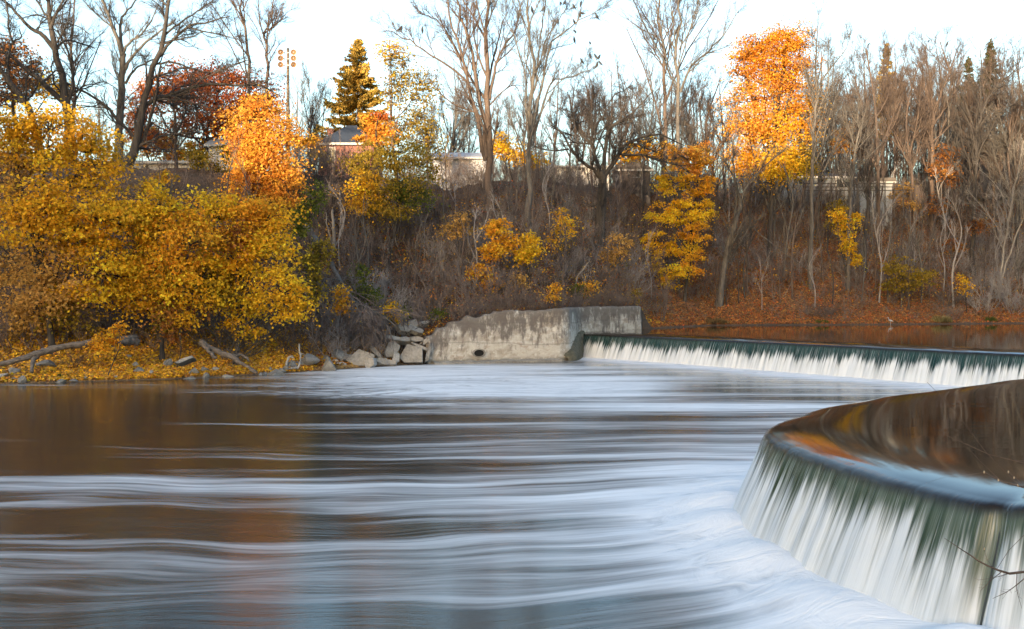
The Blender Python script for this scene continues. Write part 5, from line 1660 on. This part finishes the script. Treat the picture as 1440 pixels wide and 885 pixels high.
# ------------------------------------------------------------------ birds
def bird_mesh():
    mb = MB()
    c, s = math.cos(.9), math.sin(.9)
    rot = np.array([[c, 0, s], [0, 1, 0], [-s, 0, c]])
    v, f = tubes(np.array([[(-.27, 0, -.12), (-.16, 0, -.05), (-.08, 0, .03), (.0, 0, .12), (.05, 0, .2), (.085, 0, .26), (.12, 0, .28), (.17, 0, .275)]]), np.array([[.012, .035, .075, .085, .065, .045, .03, .004]]), 10)
    me = D.meshes.new('bird')
    mb.add(v, [tuple(q) for q in f])
    mb.tube([(.0, .03, .06), (.0, .03, -.08)], .008, 4)
    mb.tube([(.0, -.03, .06), (.0, -.03, -.08)], .008, 4)
    me.from_pydata(mb.v, [], mb.f)
    me.polygons.foreach_set('use_smooth', np.ones(len(me.polygons), bool))
    me.materials.append(flat('black plumage', (.02, .02, .023), .6))
    return me


bm_ = bird_mesh()
bb = np.random.default_rng(3)
TIPALL = np.concatenate([t_ for _, t_ in TIPS])
for px, py, Y in ((788, 9, 80), (793, 7, 80.2), (816, 8, 80), (826, 22, 80.1), (838, 36, 80), (828, 37, 80.2), (838, 45, 80), (824, 50, 80.1), (806, 13, 80), (765, 17, 80), (754, 18, 80.2), (818, 38, 80), (785, 33, 80.1), (807, 60, 80),
                  (839, 85, 84), (845, 83, 84), (852, 91, 84), (833, 83, 84), (817, 89, 84), (566, 42, 90), (594, 48, 90), (690, 10, 90), (560, 48, 90), (849, 102, 84), (1218, 47, 126), (1229, 52, 126), (1312, 50, 130), (1327, 49, 130)):
    o = link('bird', bm_)
    tt = TIPALL
    ex = np.hypot(CX + F * tt[:, 0] / tt[:, 1] - px, HY - F * (tt[:, 2] - CZ) / tt[:, 1] - py)
    kk = int(np.argmin(ex))
    p = tt[kk].copy() + np.array([0, 0, .08])
    TIPALL[kk] += 99
    o.location = [float(q) for q in p]
    o.rotation_euler = (0, bb.normal() * .15, bb.uniform(0, 2 * PI))
    sc_ = bb.uniform(1.05, 1.4)
    o.scale = (sc_, sc_, sc_)
    tag(o, 'dark bird perched high on a bare treetop twig', 'bird', 'dark birds perched in the bare treetops')


def heron():
    Y = s_of(1252, -.25)
    b = np.array([(1252 - CX) / F * Y, Y, POOL])
    e = empty('heron', b, 'pale grey heron standing at the pool edge beneath the brown slope', 'bird')
    P = np.array([[(-.34, 0, .42), (-.2, 0, .47), (-.05, 0, .52), (.1, 0, .57), (.19, 0, .63), (.22, 0, .72), (.18, 0, .8), (.19, 0, .88), (.25, 0, .91), (.33, 0, .9), (.46, 0, .88)]])
    R = np.array([[.02, .08, .12, .115, .07, .042, .036, .038, .045, .022, .004]])
    v, f = tubes(P, R, 10)
    mb = MB().add(v, [tuple(q) for q in f])
    for s in (-1, 1):
        mb.tube([(.0, s * .05, .45), (-.03, s * .05, .22), (.01, s * .05, -.1)], [.022, .013, .011], 6)
    o = mb.build('body', flat('pale grey plumage', (.34, .36, .39)), e, True)
    e.rotation_euler = (0, 0, 2.6)
    e.scale = (.8, .8, .8)


heron()

# ------------------------------------------------------------------ bare twigs reaching in from the near bank
def near_twigs():
    global rng
    rng = np.random.default_rng(404)
    Y = 7.2
    b = np.array([6.9, 6.2, 1.5])
    def br(pts, r0, r1, dy=0.):
        q = [np.array(p) if len(p) == 3 else None for p in pts]
        return (catmull(q, 14), r0, r1)
    w = lambda px, py, y: W(px, py, y)
    mains = [br([tuple(b), tuple(w(1560, 770, 7.1)), tuple(w(1440, 806, 7.2)), tuple(w(1392, 797, 7.2)), tuple(w(1360, 778, 7.25)), tuple(w(1328, 757, 7.3))], .016, .0016),
             br([tuple(w(1450, 806, 7.2)), tuple(w(1420, 830, 7.1)), tuple(w(1396, 842, 7.1))], .004, .0013), br([tuple(w(1425, 805, 7.2)), tuple(w(1400, 812, 7.2)), tuple(w(1376, 816, 7.25))], .003, .001), br([tuple(w(1410, 803, 7.2)), tuple(w(1392, 818, 7.2)), tuple(w(1378, 832, 7.2))], .003, .001),
             br([tuple(w(1395, 797, 7.2)), tuple(w(1388, 786, 7.3)), tuple(w(1384, 772, 7.3))], .002, .001), br([tuple(w(1430, 806, 7.2)), tuple(w(1430, 830, 7.2)), tuple(w(1437, 856, 7.2))], .003, .001),
             br([tuple(b), tuple(w(1600, 700, 7)), tuple(w(1470, 690, 7.2)), tuple(w(1430, 683, 7.2)), tuple(w(1405, 675, 7.2)), tuple(w(1384, 664, 7.3))], .014, .002),
             br([tuple(w(1440, 684, 7.2)), tuple(w(1428, 672, 7.2)), tuple(w(1418, 664, 7.2))], .003, .0012), br([tuple(w(1450, 650, 7.2)), tuple(w(1436, 648, 7.2)), tuple(w(1422, 647, 7.2))], .003, .001), br([tuple(w(1470, 690, 7.2)), tuple(w(1455, 664, 7.2)), tuple(w(1445, 650, 7.2))], .004, .002)]
    tr = [(p[None], np.linspace(r0, r1, 14)[None], 6) for p, r0, r1 in mains]
    tw = []
    for p, r0, r1 in mains[1:6] + mains[6:8]:
        PC, RC = grow_children(p[None], np.linspace(r0, r1, 14)[None], 5, .25, 1, .3, .7, .03, .1, 4, rmin=.0011, lmin=.05)
        tw.append((PC, RC, 3))
    v, f = join_tubes(tr + tw)
    e = empty('bare_shrub', b, 'leafless shrub twigs hanging over the near falls from the near bank', 'shrub')
    child('branch', mesh_np('branch', v - b, [f], M['bark_brown'], smooth=True), e)
    mb = MB()
    for q in (w(1384, 664, 7.3), w(1404, 675, 7.2), w(1418, 664, 7.2), w(1431, 683, 7.2), w(1426, 672, 7.2), w(1384, 772, 7.3)):
        mb.ball(q - b, (.006, .006, .01), 6, 5)
    mb.build('bud', flat('pale buds', (.45, .36, .25)), e, True)


near_twigs()
# ------------------------------------------------------------------ camera, sun and sky
cam = D.cameras.new('camera')
cam.sensor_width = 36
cam.lens = F / 1440 * 36
cam.shift_y = -(442.5 - HY) / 1440
cam.clip_end = 5000
co = D.objects.new('camera', cam)
COL.objects.link(co)
co.location = (0, 0, CZ)
co.rotation_euler = (PI / 2, 0, 0)
SC.camera = co

EL, AZ = math.radians(SUN_EL), math.radians(SUN_AZ)      # azimuth measured clockwise from +Y
sd = Vector((math.sin(AZ) * math.cos(EL), math.cos(AZ) * math.cos(EL), math.sin(EL)))
sl = D.lights.new('sun', 'SUN')
sl.energy = SUN_E
sl.angle = math.radians(.5)
sl.color = (1, .76, .5)
so = D.objects.new('sun', sl)
COL.objects.link(so)
so.rotation_euler = sd.to_track_quat('Z', 'Y').to_euler()
w = D.worlds.new('World')
SC.world = w
w.use_nodes = True
nt = w.node_tree
bg = nt.nodes['Background']
sky = nt.nodes.new('ShaderNodeTexSky')
sky.sky_type = 'NISHITA'
sky.sun_disc = False
sky.sun_elevation = EL
sky.sun_rotation = AZ
sky.air_density = 1.0
sky.dust_density = SKY_DUST
sky.ozone_density = SKY_OZ
nt.links.new(sky.outputs[0], bg.inputs[0])
bg.inputs[1].default_value = SKY_S
w.cycles.sampling_method = 'MANUAL'
w.cycles.sample_map_resolution = 2048
SC.view_settings.view_transform = 'Standard'
SC.view_settings.look = 'None'
SC.view_settings.exposure = EXPO
SC.view_settings.gamma = 1
SC.render.engine = 'CYCLES'
SC.cycles.max_bounces = 6
SC.cycles.transparent_max_bounces = 8
SC.cycles.diffuse_bounces = 3
SC.cycles.glossy_bounces = 3
SC.cycles.transmission_bounces = 3
SC.cycles.caustics_reflective = False
SC.cycles.caustics_refractive = False
SC.cycles.sample_clamp_indirect = 4
SC.cycles.use_denoising = DENOISE
SC.cycles.denoiser = 'OPENIMAGEDENOISE'
